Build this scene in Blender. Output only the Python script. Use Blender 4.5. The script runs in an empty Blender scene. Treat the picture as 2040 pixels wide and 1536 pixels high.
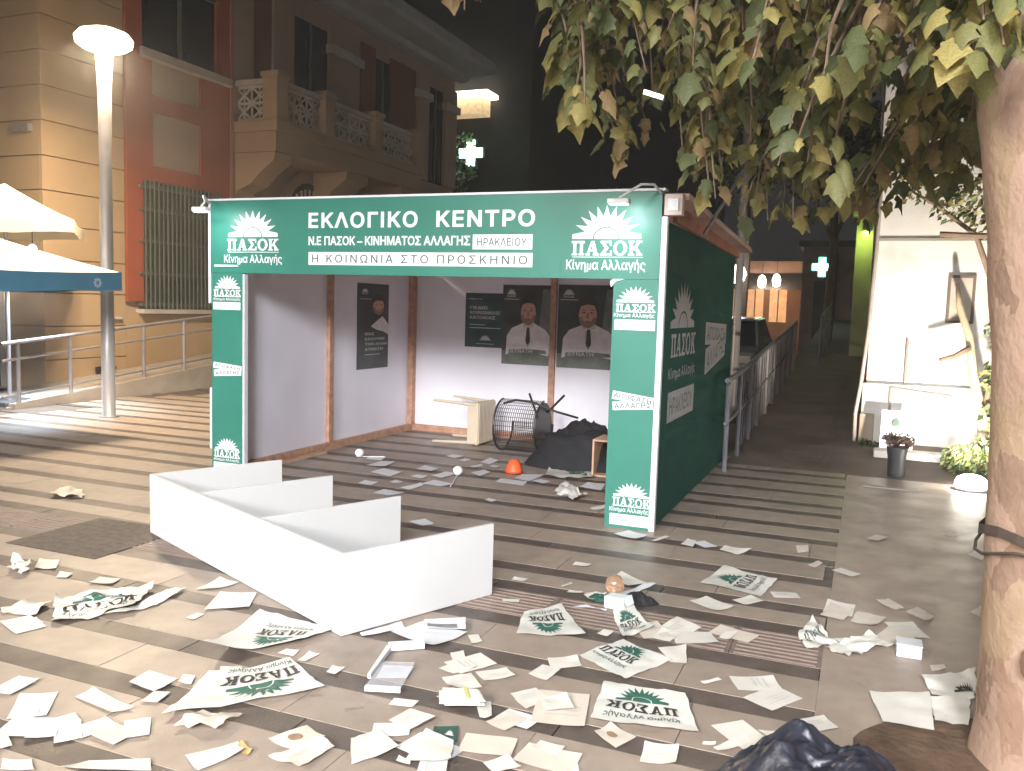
import bpy, bmesh, math, random
from mathutils import Vector, Matrix, noise
from mathutils.geometry import delaunay_2d_cdt
R = math.radians
rnd = random.Random(7)
sc = bpy.context.scene
col = sc.collection

# ------------------------------------------------------------------ camera
F_PX, YAW, PITCH, ROLL, CAM_H = 1719.52, 0.387612, 0.0912399, 0.0296018, 1.6
_fw = Vector((-math.sin(YAW)*math.cos(PITCH), math.cos(YAW)*math.cos(PITCH), -math.sin(PITCH)))
_r = Vector((math.cos(YAW), math.sin(YAW), 0)); _u = _r.cross(_fw)
_r2 = math.cos(ROLL)*_r + math.sin(ROLL)*_u
_u2 = -math.sin(ROLL)*_r + math.cos(ROLL)*_u
cam_d = bpy.data.cameras.new('camera'); cam = bpy.data.objects.new('camera', cam_d); col.objects.link(cam)
cam_d.sensor_width = 36; cam_d.lens = F_PX/2040*36; cam_d.clip_start = .05; cam_d.clip_end = 600
M4 = Matrix((_r2, _u2, -_fw)).transposed().to_4x4(); M4.translation = (0, 0, CAM_H)
cam.matrix_world = M4
sc.camera = cam
# survey helpers: where a sight line meets the ground / a plane Y=const / a plane X=const
def _ray(px, py): return (_fw*F_PX + _r2*(px-1020) - _u2*(py-768)).normalized()
def G(px, py, z=0.):
    d = _ray(px, py); t = (z-CAM_H)/d.z; return Vector((d.x*t, d.y*t, z))
def PY(px, py, Y):
    d = _ray(px, py); t = Y/d.y; return Vector((d.x*t, Y, CAM_H+d.z*t))
def PX(px, py, X):
    d = _ray(px, py); t = X/d.x; return Vector((X, d.y*t, CAM_H+d.z*t))
def proj(P):
    d = Vector(P)-Vector((0, 0, CAM_H)); z = d.dot(_fw)
    if z < .1: return None
    return 1020+F_PX*d.dot(_r2)/z, 768-F_PX*d.dot(_u2)/z

# ------------------------------------------------------------------ night sky, moon-weak sun, exposure
w = bpy.data.worlds.new('World'); sc.world = w; w.use_nodes = True
nt = w.node_tree; bg = nt.nodes['Background']
sky = nt.nodes.new('ShaderNodeTexSky'); sky.sky_type = 'NISHITA'; sky.sun_disc = False
sky.sun_elevation = R(12); sky.sun_rotation = R(200)
mul = nt.nodes.new('ShaderNodeMixRGB'); mul.blend_type = 'MIX'; mul.inputs[0].default_value = .9985
mul.inputs[2].default_value = (.34, .335, .35, 1)          # town glow on the night sky
nt.links.new(sky.outputs[0], mul.inputs[1]); nt.links.new(mul.outputs[0], bg.inputs[0])
bg.inputs[1].default_value = .042
sd = bpy.data.lights.new('moon', 'SUN'); sd.energy = .02; sd.angle = R(.5); sd.color = (.8, .88, 1)
so = bpy.data.objects.new('moon', sd); col.objects.link(so); so.rotation_euler = (R(50), 0, R(200))
sc.view_settings.view_transform = 'Standard'; sc.view_settings.look = 'None'
sc.view_settings.exposure = 1.05; sc.view_settings.gamma = 1
sc.cycles.use_denoising = True
sc.cycles.sample_clamp_indirect = 4
sc.cycles.max_bounces = 5; sc.cycles.diffuse_bounces = 4; sc.cycles.glossy_bounces = 2; sc.cycles.transmission_bounces = 4; sc.cycles.volume_bounces = 0; sc.cycles.transparent_max_bounces = 6
sc.cycles.use_adaptive_sampling = True; sc.cycles.adaptive_threshold = .04; sc.cycles.adaptive_min_samples = 12

# ------------------------------------------------------------------ materials
MATS = {}
def mat(name, c, rough=.7, var=.12, scale=6., bump=0., bscale=40., metal=0., rand=0., spec=.5, c2=None, emit=None, trans=0., alpha=1.):
    if name in MATS: return MATS[name]
    m = bpy.data.materials.new(name); m.use_nodes = True; n = m.node_tree; p = n.nodes['Principled BSDF']
    p.inputs['Roughness'].default_value = rough; p.inputs['Metallic'].default_value = metal
    p.inputs['Specular IOR Level'].default_value = spec
    tc = n.nodes.new('ShaderNodeTexCoord')
    nz = n.nodes.new('ShaderNodeTexNoise'); nz.inputs['Scale'].default_value = scale; nz.inputs['Detail'].default_value = 6
    n.links.new(tc.outputs['Object'], nz.inputs['Vector'])
    ramp = n.nodes.new('ShaderNodeMapRange'); ramp.inputs[1].default_value = .3; ramp.inputs[2].default_value = .7
    n.links.new(nz.outputs[0], ramp.inputs[0])
    mx = n.nodes.new('ShaderNodeMixRGB')
    a = [max(0, v*(1-var)) for v in c]; b = [min(1, v*(1+var)) for v in c] if c2 is None else c2
    mx.inputs[1].default_value = (*a, 1); mx.inputs[2].default_value = (*b, 1)
    n.links.new(ramp.outputs[0], mx.inputs[0]); out = mx.outputs[0]
    if rand:
        oi = n.nodes.new('ShaderNodeObjectInfo'); mr = n.nodes.new('ShaderNodeMapRange')
        mr.inputs[3].default_value = 1-rand; mr.inputs[4].default_value = 1+rand
        n.links.new(oi.outputs['Random'], mr.inputs[0])
        vm = n.nodes.new('ShaderNodeVectorMath'); vm.operation = 'SCALE'
        n.links.new(out, vm.inputs[0]); n.links.new(mr.outputs[0], vm.inputs['Scale']); out = vm.outputs[0]
    n.links.new(out, p.inputs['Base Color'])
    if bump:
        n2 = n.nodes.new('ShaderNodeTexNoise'); n2.inputs['Scale'].default_value = bscale; n2.inputs['Detail'].default_value = 5
        n.links.new(tc.outputs['Object'], n2.inputs['Vector'])
        bp = n.nodes.new('ShaderNodeBump'); bp.inputs['Strength'].default_value = bump; bp.inputs['Distance'].default_value = .01
        n.links.new(n2.outputs[0], bp.inputs['Height']); n.links.new(bp.outputs[0], p.inputs['Normal'])
    if emit:
        p.inputs['Emission Color'].default_value = (*emit[0], 1); p.inputs['Emission Strength'].default_value = emit[1]
    if trans:
        p.inputs['Transmission Weight'].default_value = trans
    p.inputs['Alpha'].default_value = alpha
    MATS[name] = m
    return m
def gloss_var(m, lo, hi, scale=3.):
    n = m.node_tree; p = n.nodes['Principled BSDF']
    tc = n.nodes.new('ShaderNodeTexCoord'); nz = n.nodes.new('ShaderNodeTexNoise'); nz.inputs['Scale'].default_value = scale; nz.inputs['Detail'].default_value = 8
    geo = n.nodes.new('ShaderNodeNewGeometry'); n.links.new(geo.outputs['Position'], nz.inputs['Vector'])
    mr = n.nodes.new('ShaderNodeMapRange'); mr.inputs[1].default_value = .3; mr.inputs[2].default_value = .7; mr.inputs[3].default_value = lo; mr.inputs[4].default_value = hi
    n.links.new(nz.outputs[0], mr.inputs[0]); n.links.new(mr.outputs[0], p.inputs['Roughness'])
    return m
def dirt(m, colr=(.05, .04, .035), amt=.5, scale=1.2, lo=.5, hi=.75):
    """blotchy grime laid over the base colour in world space"""
    n = m.node_tree; p = n.nodes['Principled BSDF']; src = p.inputs['Base Color'].links[0].from_socket
    geo = n.nodes.new('ShaderNodeNewGeometry'); nz = n.nodes.new('ShaderNodeTexNoise'); nz.inputs['Scale'].default_value = scale; nz.inputs['Detail'].default_value = 9
    nz.inputs['Roughness'].default_value = .65
    n.links.new(geo.outputs['Position'], nz.inputs['Vector'])
    mr = n.nodes.new('ShaderNodeMapRange'); mr.inputs[1].default_value = lo; mr.inputs[2].default_value = hi; mr.inputs[3].default_value = 0; mr.inputs[4].default_value = amt
    n.links.new(nz.outputs[0], mr.inputs[0]); mx = n.nodes.new('ShaderNodeMixRGB'); n.links.new(mr.outputs[0], mx.inputs[0])
    n.links.new(src, mx.inputs[1]); mx.inputs[2].default_value = (*colr, 1); n.links.new(mx.outputs[0], p.inputs['Base Color'])
    return m
PAVE = dirt(gloss_var(mat('paving_stone', (.31, .248, .20), .42, .10, 9, .12, 90, rand=.045), .36, .55), amt=.25)
dirt(PAVE, (.07, .055, .045), .55, 7.0, .64, .72)
PDARK = dirt(gloss_var(mat('paving_dark', (.098, .076, .063), .5, .2, 9, .2, 90, rand=.12), .35, .6), amt=.4)
PRIB = dirt(gloss_var(mat('paving_ribbed', (.20, .15, .125), .5, .15, 9, .2, 90, rand=.12), .4, .65), amt=.4)
BED = dirt(mat('mortar_bed', (.10, .08, .065), .85, .2, 10, .3, 60), amt=.5)
PSIDE = dirt(gloss_var(mat('side_paving', (.31, .255, .215), .6, .12, 2, .2, 50), .4, .65), amt=.3)
ALLEY = dirt(mat('alley_concrete', (.14, .105, .085), .8, .2, 2, .4, 30), amt=.6)
ASPH = mat('asphalt', (.05, .05, .052), .85, .25, 3, .4, 60)
CONC = dirt(mat('ramp_concrete', (.42, .36, .31), .75, .12, 3, .25, 40), (.2, .15, .1), .4)
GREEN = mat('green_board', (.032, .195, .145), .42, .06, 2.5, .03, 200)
DGREEN = mat('shaded_green_board', (.010, .085, .062), .85, .08, 2.5, .03, 200, spec=.15)  # fascia green darkened; the side's dim light is in the colour
WPRINT = mat('white_print', (.82, .84, .84), .45, .02, 4)
GINK = mat('green_ink', (.03, .12, .085), .6, .1, 20)
KINK = mat('black_ink', (.035, .03, .028), .6, .1, 20)
TINK = mat('grey_ink', (.07, .11, .10), .6, .1, 20)
WBOARD = mat('white_board', (.88, .865, .95), .55, .04, 2.2, .03, 60)
WLAM = dirt(mat('white_laminate', (.66, .66, .655), .3, .02, 3, .02, 120), (.45, .42, .38), .25, 4, .6, .8)
WEDGE = mat('white_edge_trim', (.75, .77, .80), .4, .05, 5)
WOOD = mat('pine_wood', (.50, .26, .17), .6, .2, 14, .1, 60, c2=(.62, .36, .24))
PLYW = mat('raw_plywood', (.55, .36, .24), .65, .15, 10, .1, 60)
ROOFM = mat('roof_panel', (.52, .33, .27), .6, .15, 5, .1, 50)
PAPER = mat('paper_white', (.68, .645, .58), .65, .05, 10, .05, 80, rand=.08)
PAPERB = mat('paper_cool', (.66, .67, .69), .6, .05, 10, .05, 80, rand=.06)
PAPERP = mat('paper_pinkish', (.62, .55, .47), .65, .06, 10, .05, 80, rand=.1)
PLASTIC = mat('bag_plastic', (.68, .66, .60), .32, .05, 8, .12, 30)
OCHRE = dirt(mat('ochre_render', (.50, .35, .21), .85, .08, 1.4, .18, 70), (.30, .19, .11), .35, .7)
BALC = dirt(mat('balcony_render', (.50, .36, .25), .85, .08, 1.6, .18, 70), (.25, .17, .12), .35, .8)
LILAC = dirt(mat('beige_render', (.46, .35, .27), .85, .08, 1.6, .18, 70), (.25, .2, .17), .35, .8)
REDR = dirt(mat('terracotta_render', (.40, .095, .045), .85, .1, 1.6, .18, 70), (.2, .06, .04), .3, .9)
REDD = dirt(mat('shaded_terracotta', (.24, .10, .07), .85, .1, 1.6, .18, 70), (.15, .07, .05), .3, .9)  # same red paint, dulled to hold the dark storey's shade
STONEW = dirt(mat('pale_stone', (.62, .56, .52), .8, .08, 3, .15, 60), (.3, .25, .22), .35)
GLASSD = mat('dark_glass', (.015, .017, .022), .15, .1, 2)
IRON = mat('painted_iron', (.13, .15, .13), .5, .15, 12)
SHUT = mat('pale_grille', (.55, .52, .44), .6, .1, 8)
STEEL = mat('galvanised_steel', (.42, .40, .42), .42, .1, 10, metal=.55)
POLEM = mat('pole_paint', (.40, .38, .40), .4, .06, 6, metal=.3)
DPOLE = mat('dark_pole', (.12, .12, .12), .5, .1, 6, metal=.3)
GLOW = mat('lamp_glow', (1, 1, 1), .4, 0, emit=((1, .83, .55), 30))
LEDG = mat('led_glow', (1, 1, 1), .4, 0, emit=((.93, .97, 1), 3))
FLOODG = mat('flood_glow', (1, 1, 1), .4, 0, emit=((1, .97, .88), 30))
WALLW = dirt(mat('whitewash', (.78, .76, .74), .85, .05, 2.2, .25, 35), (.42, .36, .28), .45, 1.4, .52, .72)
YELW = mat('lime_wall', (.48, .48, .30), .85, .12, 3, .2, 30)
CANVW = mat('canvas_white', (.78, .79, .80), .8, .05, 5, .1, 120)
CANVB = mat('canvas_blue', (.05, .21, .34), .8, .08, 5, .1, 120)
CANVC = mat('canvas_cream', (.80, .68, .48), .8, .05, 5, .1, 120)
BARK = None
BLACKF = mat('black_fabric', (.012, .012, .015), .8, .3, 12, .3, 90)
NAVYF = mat('navy_fabric', (.016, .017, .026), .38, .4, 14, .35, 25)
BMESH = mat('black_metal', (.02, .018, .016), .4, .1, 12)
CREAM = mat('cream_plastic', (.66, .56, .42), .45, .06, 8)
ORANGE = mat('orange_plastic', (.85, .12, .03), .45, .1, 9)
SOIL = mat('soil', (.10, .06, .035), .95, .35, 9, .9, 26)
CLEAR = mat('clear_acrylic', (.85, .85, .9), .1, 0, alpha=.22)
AMBER = mat('amber_glass', (.9, .62, .44), .1, .05, trans=.8)
CARP = mat('car_paint', (.30, .36, .38), .25, .04, 3, metal=.4)
TYRE = mat('tyre_rubber', (.02, .02, .02), .8, .1)

# ------------------------------------------------------------------ mesh helpers
class MB:
    def __init__(s): s.v = []; s.f = []; s.m = []
    def add(s, vs, fs, mi=0):
        o = len(s.v); s.v += [tuple(v) for v in vs]; s.f += [tuple(i+o for i in f) for f in fs]; s.m += [mi]*len(fs); return s
    def box(s, x0, x1, y0, y1, z0, z1, mi=0):
        return s.add([(x0,y0,z0),(x1,y0,z0),(x1,y1,z0),(x0,y1,z0),(x0,y0,z1),(x1,y0,z1),(x1,y1,z1),(x0,y1,z1)],
                     [(3,2,1,0),(4,5,6,7),(0,1,5,4),(1,2,6,5),(2,3,7,6),(3,0,4,7)], mi)
    def hexa(s, b, t, mi=0):   # bottom 4, top 4
        return s.add(list(b)+list(t), [(3,2,1,0),(4,5,6,7),(0,1,5,4),(1,2,6,5),(2,3,7,6),(3,0,4,7)], mi)
    def prism(s, poly, d, mi=0):
        n = len(poly); d = Vector(d); a = [Vector(p) for p in poly]; b = [p+d for p in a]
        return s.add(a+b, [tuple(range(n-1,-1,-1)), tuple(range(n,2*n))]+[(i,(i+1)%n,(i+1)%n+n,i+n) for i in range(n)], mi)
    def tube(s, pts, rad, n=8, cap=True, mi=0):
        pts = [Vector(p) for p in pts]
        if not isinstance(rad, (list, tuple)): rad = [rad]*len(pts)
        o = []; fs = []; prev = None
        for i, p in enumerate(pts):
            t = (pts[min(i+1,len(pts)-1)]-pts[max(i-1,0)]).normalized()
            if prev is None:
                a = t.orthogonal().normalized()
            else:
                a = (prev-t*prev.dot(t)); a = a.normalized() if a.length > 1e-6 else t.orthogonal().normalized()
            prev = a; b = t.cross(a)
            for k in range(n):
                an = 2*math.pi*k/n; o.append(p+(a*math.cos(an)+b*math.sin(an))*rad[i])
        for i in range(len(pts)-1):
            for k in range(n):
                fs.append((i*n+k, i*n+(k+1)%n, (i+1)*n+(k+1)%n, (i+1)*n+k))
        if cap: fs += [tuple(range(n-1,-1,-1)), tuple(range((len(pts)-1)*n, len(pts)*n))]
        return s.add(o, fs, mi)
    def lathe(s, c, prof, n=20, mi=0):
        c = Vector(c); o = []; fs = []
        for r, z in prof:
            for k in range(n): o.append(c+Vector((r*math.cos(2*math.pi*k/n), r*math.sin(2*math.pi*k/n), z)))
        for i in range(len(prof)-1):
            for k in range(n): fs.append((i*n+k, i*n+(k+1)%n, (i+1)*n+(k+1)%n, (i+1)*n+k))
        fs += [tuple(range(n-1,-1,-1)), tuple(range((len(prof)-1)*n, len(prof)*n))]
        return s.add(o, fs, mi)
    def mesh(s, name, mats, smooth=False):
        me = bpy.data.meshes.new(name); me.from_pydata(s.v, [], s.f)
        for m in (mats if isinstance(mats, (list, tuple)) else [mats]): me.materials.append(m)
        if any(s.m): me.polygons.foreach_set('material_index', s.m)
        if smooth: me.polygons.foreach_set('use_smooth', [True]*len(me.polygons))
        me.update(); return me
    def build(s, name, mats, parent=None, smooth=False, bevel=0):
        o = bpy.data.objects.new(name, s.mesh(name, mats, smooth)); col.objects.link(o)
        if parent: par(o, parent)
        if bevel:
            b = o.modifiers.new('b', 'BEVEL'); b.width = bevel; b.segments = 2; b.limit_method = 'ANGLE'
        return o
LOC = {}
def wloc(o):
    return Matrix.Identity(4) if o is None else LOC.get(o.name, Matrix.Identity(4))
def par(o, p):
    """child meshes are written in world coordinates; keep them there under the parent"""
    o.parent = p; o.matrix_parent_inverse = wloc(p).inverted()
def tag(o, label=None, cat=None, group=None, kind=None):
    if label: o['label'] = label
    if cat: o['category'] = cat
    if group: o['group'] = group
    if kind: o['kind'] = kind
    return o
def thing(name, loc, label, cat, group=None):
    o = bpy.data.objects.new(name, None); col.objects.link(o); o.location = loc; o.empty_display_size = .1
    LOC[o.name] = Matrix.Translation(Vector(loc)); return tag(o, label, cat, group)
def struct(o): o['kind'] = 'structure'; return o
def light(name, kind, loc, energy, color, parent=None, size=.1, rot=None, spot=None, blend=.5):
    d = bpy.data.lights.new(name, kind); d.energy = energy; d.color = color
    if kind in ('POINT', 'SPOT'): d.shadow_soft_size = size
    if kind == 'AREA': d.size = size
    if spot: d.spot_size = spot; d.spot_blend = blend
    o = bpy.data.objects.new(name, d); col.objects.link(o); o.location = loc
    if rot is not None: o.rotation_euler = rot
    if parent: par(o, parent)
    return o
def aim(o, target):
    v = (Vector(target)-o.location); o.rotation_euler = v.to_track_quat('-Z', 'Y').to_euler()

# ------------------------------------------------------------------ lettering and emblems (unit boxes, x and y in 0..1)
_tc = {}
def text_shape(body, bold=.0, space=1.0):
    k = (body, bold, space)
    if k in _tc: return _tc[k]
    # glyphs of the built-in font are made of overlapping contours: fill each outer contour (with its holes) on its own
    c = bpy.data.curves.new('t', 'FONT'); c.body = body; c.space_character = space; c.resolution_u = 3; c.fill_mode = 'NONE'
    o = bpy.data.objects.new('t', c); col.objects.link(o)
    dg = bpy.context.evaluated_depsgraph_get(); me = bpy.data.meshes.new_from_object(o.evaluated_get(dg))
    co = [v.co.copy() for v in me.vertices]; nb = {}
    for e in me.edges:
        i, j = e.vertices; nb.setdefault(i, []).append(j); nb.setdefault(j, []).append(i)
    bpy.data.objects.remove(o); bpy.data.meshes.remove(me); bpy.data.curves.remove(c)
    loops = []; used = set()
    for i in range(len(co)):
        if i in used or i not in nb: continue
        lp = [i]; used.add(i); cur = i
        while True:
            nx = [j for j in nb[cur] if j not in used]
            if not nx: break
            # keep the curve's own vertex order
            cur = cur+1 if cur+1 in nx else nx[0]; used.add(cur); lp.append(cur)
        if len(lp) > 2: loops.append([co[k_] for k_ in lp])
    def area(l): return sum(l[k_].x*l[(k_+1) % len(l)].y-l[(k_+1) % len(l)].x*l[k_].y for k_ in range(len(l)))/2
    def inside(p, l):
        r_ = False
        for k_ in range(len(l)):
            u_, v_ = l[k_], l[k_-1]
            if (u_.y > p.y) != (v_.y > p.y) and p.x < (v_.x-u_.x)*(p.y-u_.y)/(v_.y-u_.y)+u_.x: r_ = not r_
        return r_
    ar = [area(l) for l in loops]; sg = 1 if ar[max(range(len(ar)), key=lambda q: abs(ar[q]))] > 0 else -1
    vs = []; fs = []
    pos = [l for l, a_ in zip(loops, ar) if a_*sg > 0]; neg = [l for l, a_ in zip(loops, ar) if a_*sg < 0]
    holes = [h for h in neg if any(inside(h[0], l) for l in pos)]; outs = pos+[list(reversed(h)) for h in neg if not any(inside(h[0], l) for l in pos)]
    def grow(l):
        if not bold: return l
        l = [p for k_, p in enumerate(l) if (p-l[k_-1]).length > 1e-5]; r_ = []
        for k_ in range(len(l)):
            e1 = (l[k_]-l[k_-1]).normalized(); e2 = (l[(k_+1) % len(l)]-l[k_]).normalized()
            n1 = Vector((e1.y, -e1.x, 0))*sg; n2 = Vector((e2.y, -e2.x, 0))*sg; d_ = 1+n1.dot(n2)
            r_.append(l[k_]+(n1+n2)*(bold/max(d_, .5)))
        return r_
    allL = [grow(l) for l in outs]+[grow(l) for l in holes]
    def wind(x, y):
        wn = 0
        for l in allL:
            for k_ in range(len(l)):
                u_, v_ = l[k_-1], l[k_]
                if (u_.y <= y) != (v_.y <= y):
                    xx = u_.x+(y-u_.y)*(v_.x-u_.x)/(v_.y-u_.y)
                    if xx > x: wn += 1 if v_.y > u_.y else -1
        return wn
    pv2 = []; ed = []
    for l in allL:
        n0 = len(pv2); pv2 += [Vector((p.x, p.y)) for p in l]; ed += [(n0+k_, n0+(k_+1) % len(l)) for k_ in range(len(l))]
    ov, oe, of = delaunay_2d_cdt(pv2, ed, [], 0, 1e-6, False)[:3]
    vs = [Vector((p.x, p.y, 0)) for p in ov]
    for f_ in of:
        cx_ = sum(ov[i].x for i in f_)/len(f_); cy_ = sum(ov[i].y for i in f_)/len(f_)
        if wind(cx_, cy_): fs.append(tuple(f_))
    us = sorted({i for f_ in fs for i in f_}); rm = {i: k_ for k_, i in enumerate(us)}; vs = [vs[i] for i in us]; fs = [tuple(rm[i] for i in f_) for f_ in fs]
    x0 = min(v.x for v in vs); x1 = max(v.x for v in vs); y0 = min(v.y for v in vs); y1 = max(v.y for v in vs)
    r = ([((v.x-x0)/(x1-x0), (v.y-y0)/(y1-y0), v.z) for v in vs], fs); _tc[k] = r; return r
def rect(a, b, c, d): return [(a, c), (b, c), (b, d), (a, d)]
SLAB = {
 'P': (.94, [rect(.12,.34,.1,.9), rect(.60,.82,.1,.9), rect(0,.94,.84,1), rect(.02,.42,0,.12), rect(.52,.92,0,.12)]),
 'A': (.98, [[(.08,.05),(.24,.05),(.54,1),(.40,1)], [(.60,.05),(.88,.05),(.62,1),(.40,1)], rect(.26,.70,.28,.40), rect(0,.34,0,.12), rect(.54,.98,0,.12)]),
 'S': (.86, [rect(.02,.80,.85,1), rect(.68,.80,.66,.86), [(.02,.92),(.28,.92),(.60,.5),(.34,.5)], [(.34,.51),(.60,.51),(.28,.08),(.02,.08)], rect(.02,.84,0,.15), rect(.72,.84,.14,.34)]),
 'K': (1.0, [rect(.12,.34,.1,.9), rect(.02,.44,0,.12), rect(.02,.44,.88,1), [(.32,.46),(.44,.34),(.88,.94),(.66,.94)], [(.40,.58),(.58,.62),(.96,.06),(.68,.06)], rect(.54,.98,.88,1), rect(.58,1.0,0,.12)]),
}
def slab_word():
    vs = []; fs = []; x = 0; k = 0; e = .0004
    for ch in 'PASOK':
        if ch == 'O':
            n = 24
            for i in range(n):
                a = 2*math.pi*i/n; b = 2*math.pi*(i+1)/n; o = len(vs)
                for (rx, ry, t) in ((.48,.52,a),(.48,.52,b),(.25,.37,b),(.25,.37,a)): vs.append((x+.48+rx*math.cos(t), .5+ry*math.sin(t), 0))
                fs.append((o,o+1,o+2,o+3))
            x += 1.02
        else:
            wd, polys = SLAB[ch]
            for p in polys:
                o = len(vs); k += 1
                vs += [(x+a, b, (k % 6)*e) for a, b in p]; fs.append(tuple(range(o, o+len(p))))
            x += wd+.06
    return [(a/x, b, c) for a, b, c in vs], fs
WORD = slab_word()
def sun_shape(n=11, inner=.63, hgt=1.08):
    pts = [(-1, 0)]
    for i in range(n):
        a = math.pi*(1-(i+.5)/n); pts.append((math.cos(a)*(1.0 if .1 < a < 3.04 else 1), math.sin(a)*hgt))
        if i < n-1:
            b = math.pi*(1-(i+1)/n); pts.append((math.cos(b)*inner*1.02, math.sin(b)*inner*hgt+.04))
    pts.append((1, 0))
    vs = [(0.5, 0, 0)]+[(p[0]*.5+.5, p[1]/hgt, 0) for p in pts]
    return vs, [(0, i+1, i) for i in range(1, len(pts))]
SUN = sun_shape()
def arc_shape(r0=.175, r1=.195, n=14):
    vs = []; fs = []
    for i in range(n+1):
        a = math.pi*i/n
        vs += [(.5+r0*math.cos(a), r0*2*math.sin(a)*.93, 0), (.5+r1*math.cos(a), r1*2*math.sin(a)*.93, 0)]
    for i in range(n): fs.append((2*i, 2*i+1, 2*i+3, 2*i+2))
    return vs, fs
ARC = arc_shape()
RECT = ([(0,0,0),(1,0,0),(1,1,0),(0,1,0)], [(0,1,2,3)])
def place(mbld, shape, o, ax, ay, nrm, off, mi=0):
    o = Vector(o); ax = Vector(ax); ay = Vector(ay); nrm = Vector(nrm)
    mbld.add([o+ax*x+ay*y+nrm*(off+z) for x, y, z in shape[0]], shape[1], mi)
def print_on(name, shape, o, ax, ay, nrm, off, m, parent):
    b = MB(); place(b, shape, o, ax, ay, nrm, off); return b.build(name, m, parent)


# ================================================================== GROUND
g = MB(); g.add([(-200,-60,-.05),(200,-60,-.05),(200,300,-.05),(-200,300,-.05)], [(0,1,2,3)])
struct(g.build('ground', ASPH))
pav = struct(MB().box(-10.9, -.1, -9, 17, -.045, -.012).build('paving', BED))
struct(MB().box(-.1, 9, -9, 9.3, -.044, -.0002).build('side_pavement', PAVE))
BANDS = [1.55,2.1,2.6,3.02,3.53,3.99,4.51,4.85,5.41,5.88,6.39,6.8,7.28,7.63,8.12,8.6,9.07,9.45,9.9,10.4,10.9,11.4,11.9,12.4,12.9,13.4,13.9,14.4,14.9,15.4,15.9]
BW = .07
def slab_mesh(name, L, W, m, ribs=0):
    b = MB(); c = .0015; x, y = L/2, W/2
    bt = [(-x,-y,-.03),(x,-y,-.03),(x,y,-.03),(-x,y,-.03)]; md = [(a,b_,-c) for a, b_, _ in bt]
    tp = [(-x+c,-y+c,0),(x-c,-y+c,0),(x-c,y-c,0),(-x+c,y-c,0)]
    b.add(bt+md+tp, [(0,1,5,4),(1,2,6,5),(2,3,7,6),(3,0,4,7),(4,5,9,8),(5,6,10,9),(6,7,11,10),(7,4,8,11),(8,9,10,11)])
    for k in range(ribs):
        yy = -y+(k+.5)*W/ribs; q = W/ribs*.3
        b.add([(-x+.02,yy-q,-.001),(x-.02,yy-q,-.001),(x-.02,yy-q*.4,.005),(-x+.02,yy-q*.4,.005),(x-.02,yy+q*.4,.005),(-x+.02,yy+q*.4,.005),(x-.02,yy+q,-.001),(-x+.02,yy+q,-.001)],
              [(0,1,2,3),(3,2,4,5),(5,4,6,7)])
    return b.mesh(name, m)
def seen(x, y, mrg=90):
    for dx in (-.5, 0, .5):
        p = proj((x+dx, y, 0))
        if p and -mrg < p[0] < 2040+mrg and 500 < p[1] < 1536+mrg: return True
    return False
def hidden(x, y):      # wholly behind the booth
    return (y > 9.75 and -5.2 < x < -1.4) or (y > 9.75 and x > -7.4 + (y-9.75)*-.55 and x > -7.4)
for i in range(len(BANDS)-1):
    y0, y1 = BANDS[i]+BW+.002, BANDS[i+1]-BW-.002
    ribbed = (i == 5)
    me = slab_mesh('slab', .9595, y1-y0, PRIB if ribbed else PAVE, 8 if ribbed else 0)
    off = rnd.uniform(0, .96); x = -10.8+off
    if off > .3:
        pass
    while x < -.1:
        xc = x+.48
        if xc+.48 < -.09 and seen(xc, (y0+y1)/2) and not hidden(xc, (y0+y1)/2):
            o = bpy.data.objects.new('slab', me); col.objects.link(o); o.location = (xc, (y0+y1)/2, rnd.uniform(-.001, .0008)); o.rotation_euler = (rnd.uniform(-.0012,.0012), rnd.uniform(-.0008,.0008), 0); o.parent = pav
        x += .962
    # last cut slab against the side pavement
    x -= .962; xe = x if x < -.1 else x
    k = -.1-x
    if k > .08 and seen(-.1-k/2, (y0+y1)/2):
        o = bpy.data.objects.new('slab', slab_mesh('slab', k-.001, y1-y0, PRIB if ribbed else PAVE, 8 if ribbed else 0)); col.objects.link(o)
        o.location = (-.1-k/2, (y0+y1)/2, 0); o.parent = pav
sm = slab_mesh('dark_strip', 1.794, BW*2, PDARK)
for i, yb in enumerate(BANDS):
    x = -10.9+.9*(i % 2)
    while x < -.2:
        L = min(1.8, -.1-x); xc = x+L/2
        if L > .1 and (seen(xc, yb, 200)) and not hidden(xc, yb):
            me = sm if abs(L-1.8) < .01 else slab_mesh('dark_strip', L-.006, BW*2, PDARK)
            o = bpy.data.objects.new('dark_strip', me); col.objects.link(o); o.location = (xc, yb, -.001); o.parent = pav
        x += L

# cast iron cover let into the paving
t = thing('drain_cover', (-4.62, 4.15, 0), 'dark square iron drain cover let into the paving left of the white shelf', 'drain cover')
b = MB(); b.box(-5.0, -4.24, 3.78, 4.52, .001, .006)
b.build('cover_plate', mat('cast_iron', (.085, .065, .055), .7, .3, 20, .3, 60), t)
b = MB()
for k in range(9):
    for j in range(9):
        x = -4.95+k*.078; y = 3.83+j*.08; b.box(x, x+.05, y+(.02 if k % 2 else 0), y+.022+(.02 if k % 2 else 0), .006, .0075)
tag(b.build('tread_pattern', MATS['cast_iron'], t), kind='stuff')

# alley that climbs to the right of the booth
b = MB(); A = [(-1.32, 9.3, -.002), (9, 9.3, -.002), (9, 40, 2.1), (-1.32, 40, 2.1)]
b.hexa([(x, y, -.05) for x, y, z in A], A); struct(b.build('alley', ALLEY))
def alley_z(y): return max(0, (y-9.3)*2.1/30.7)

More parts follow.
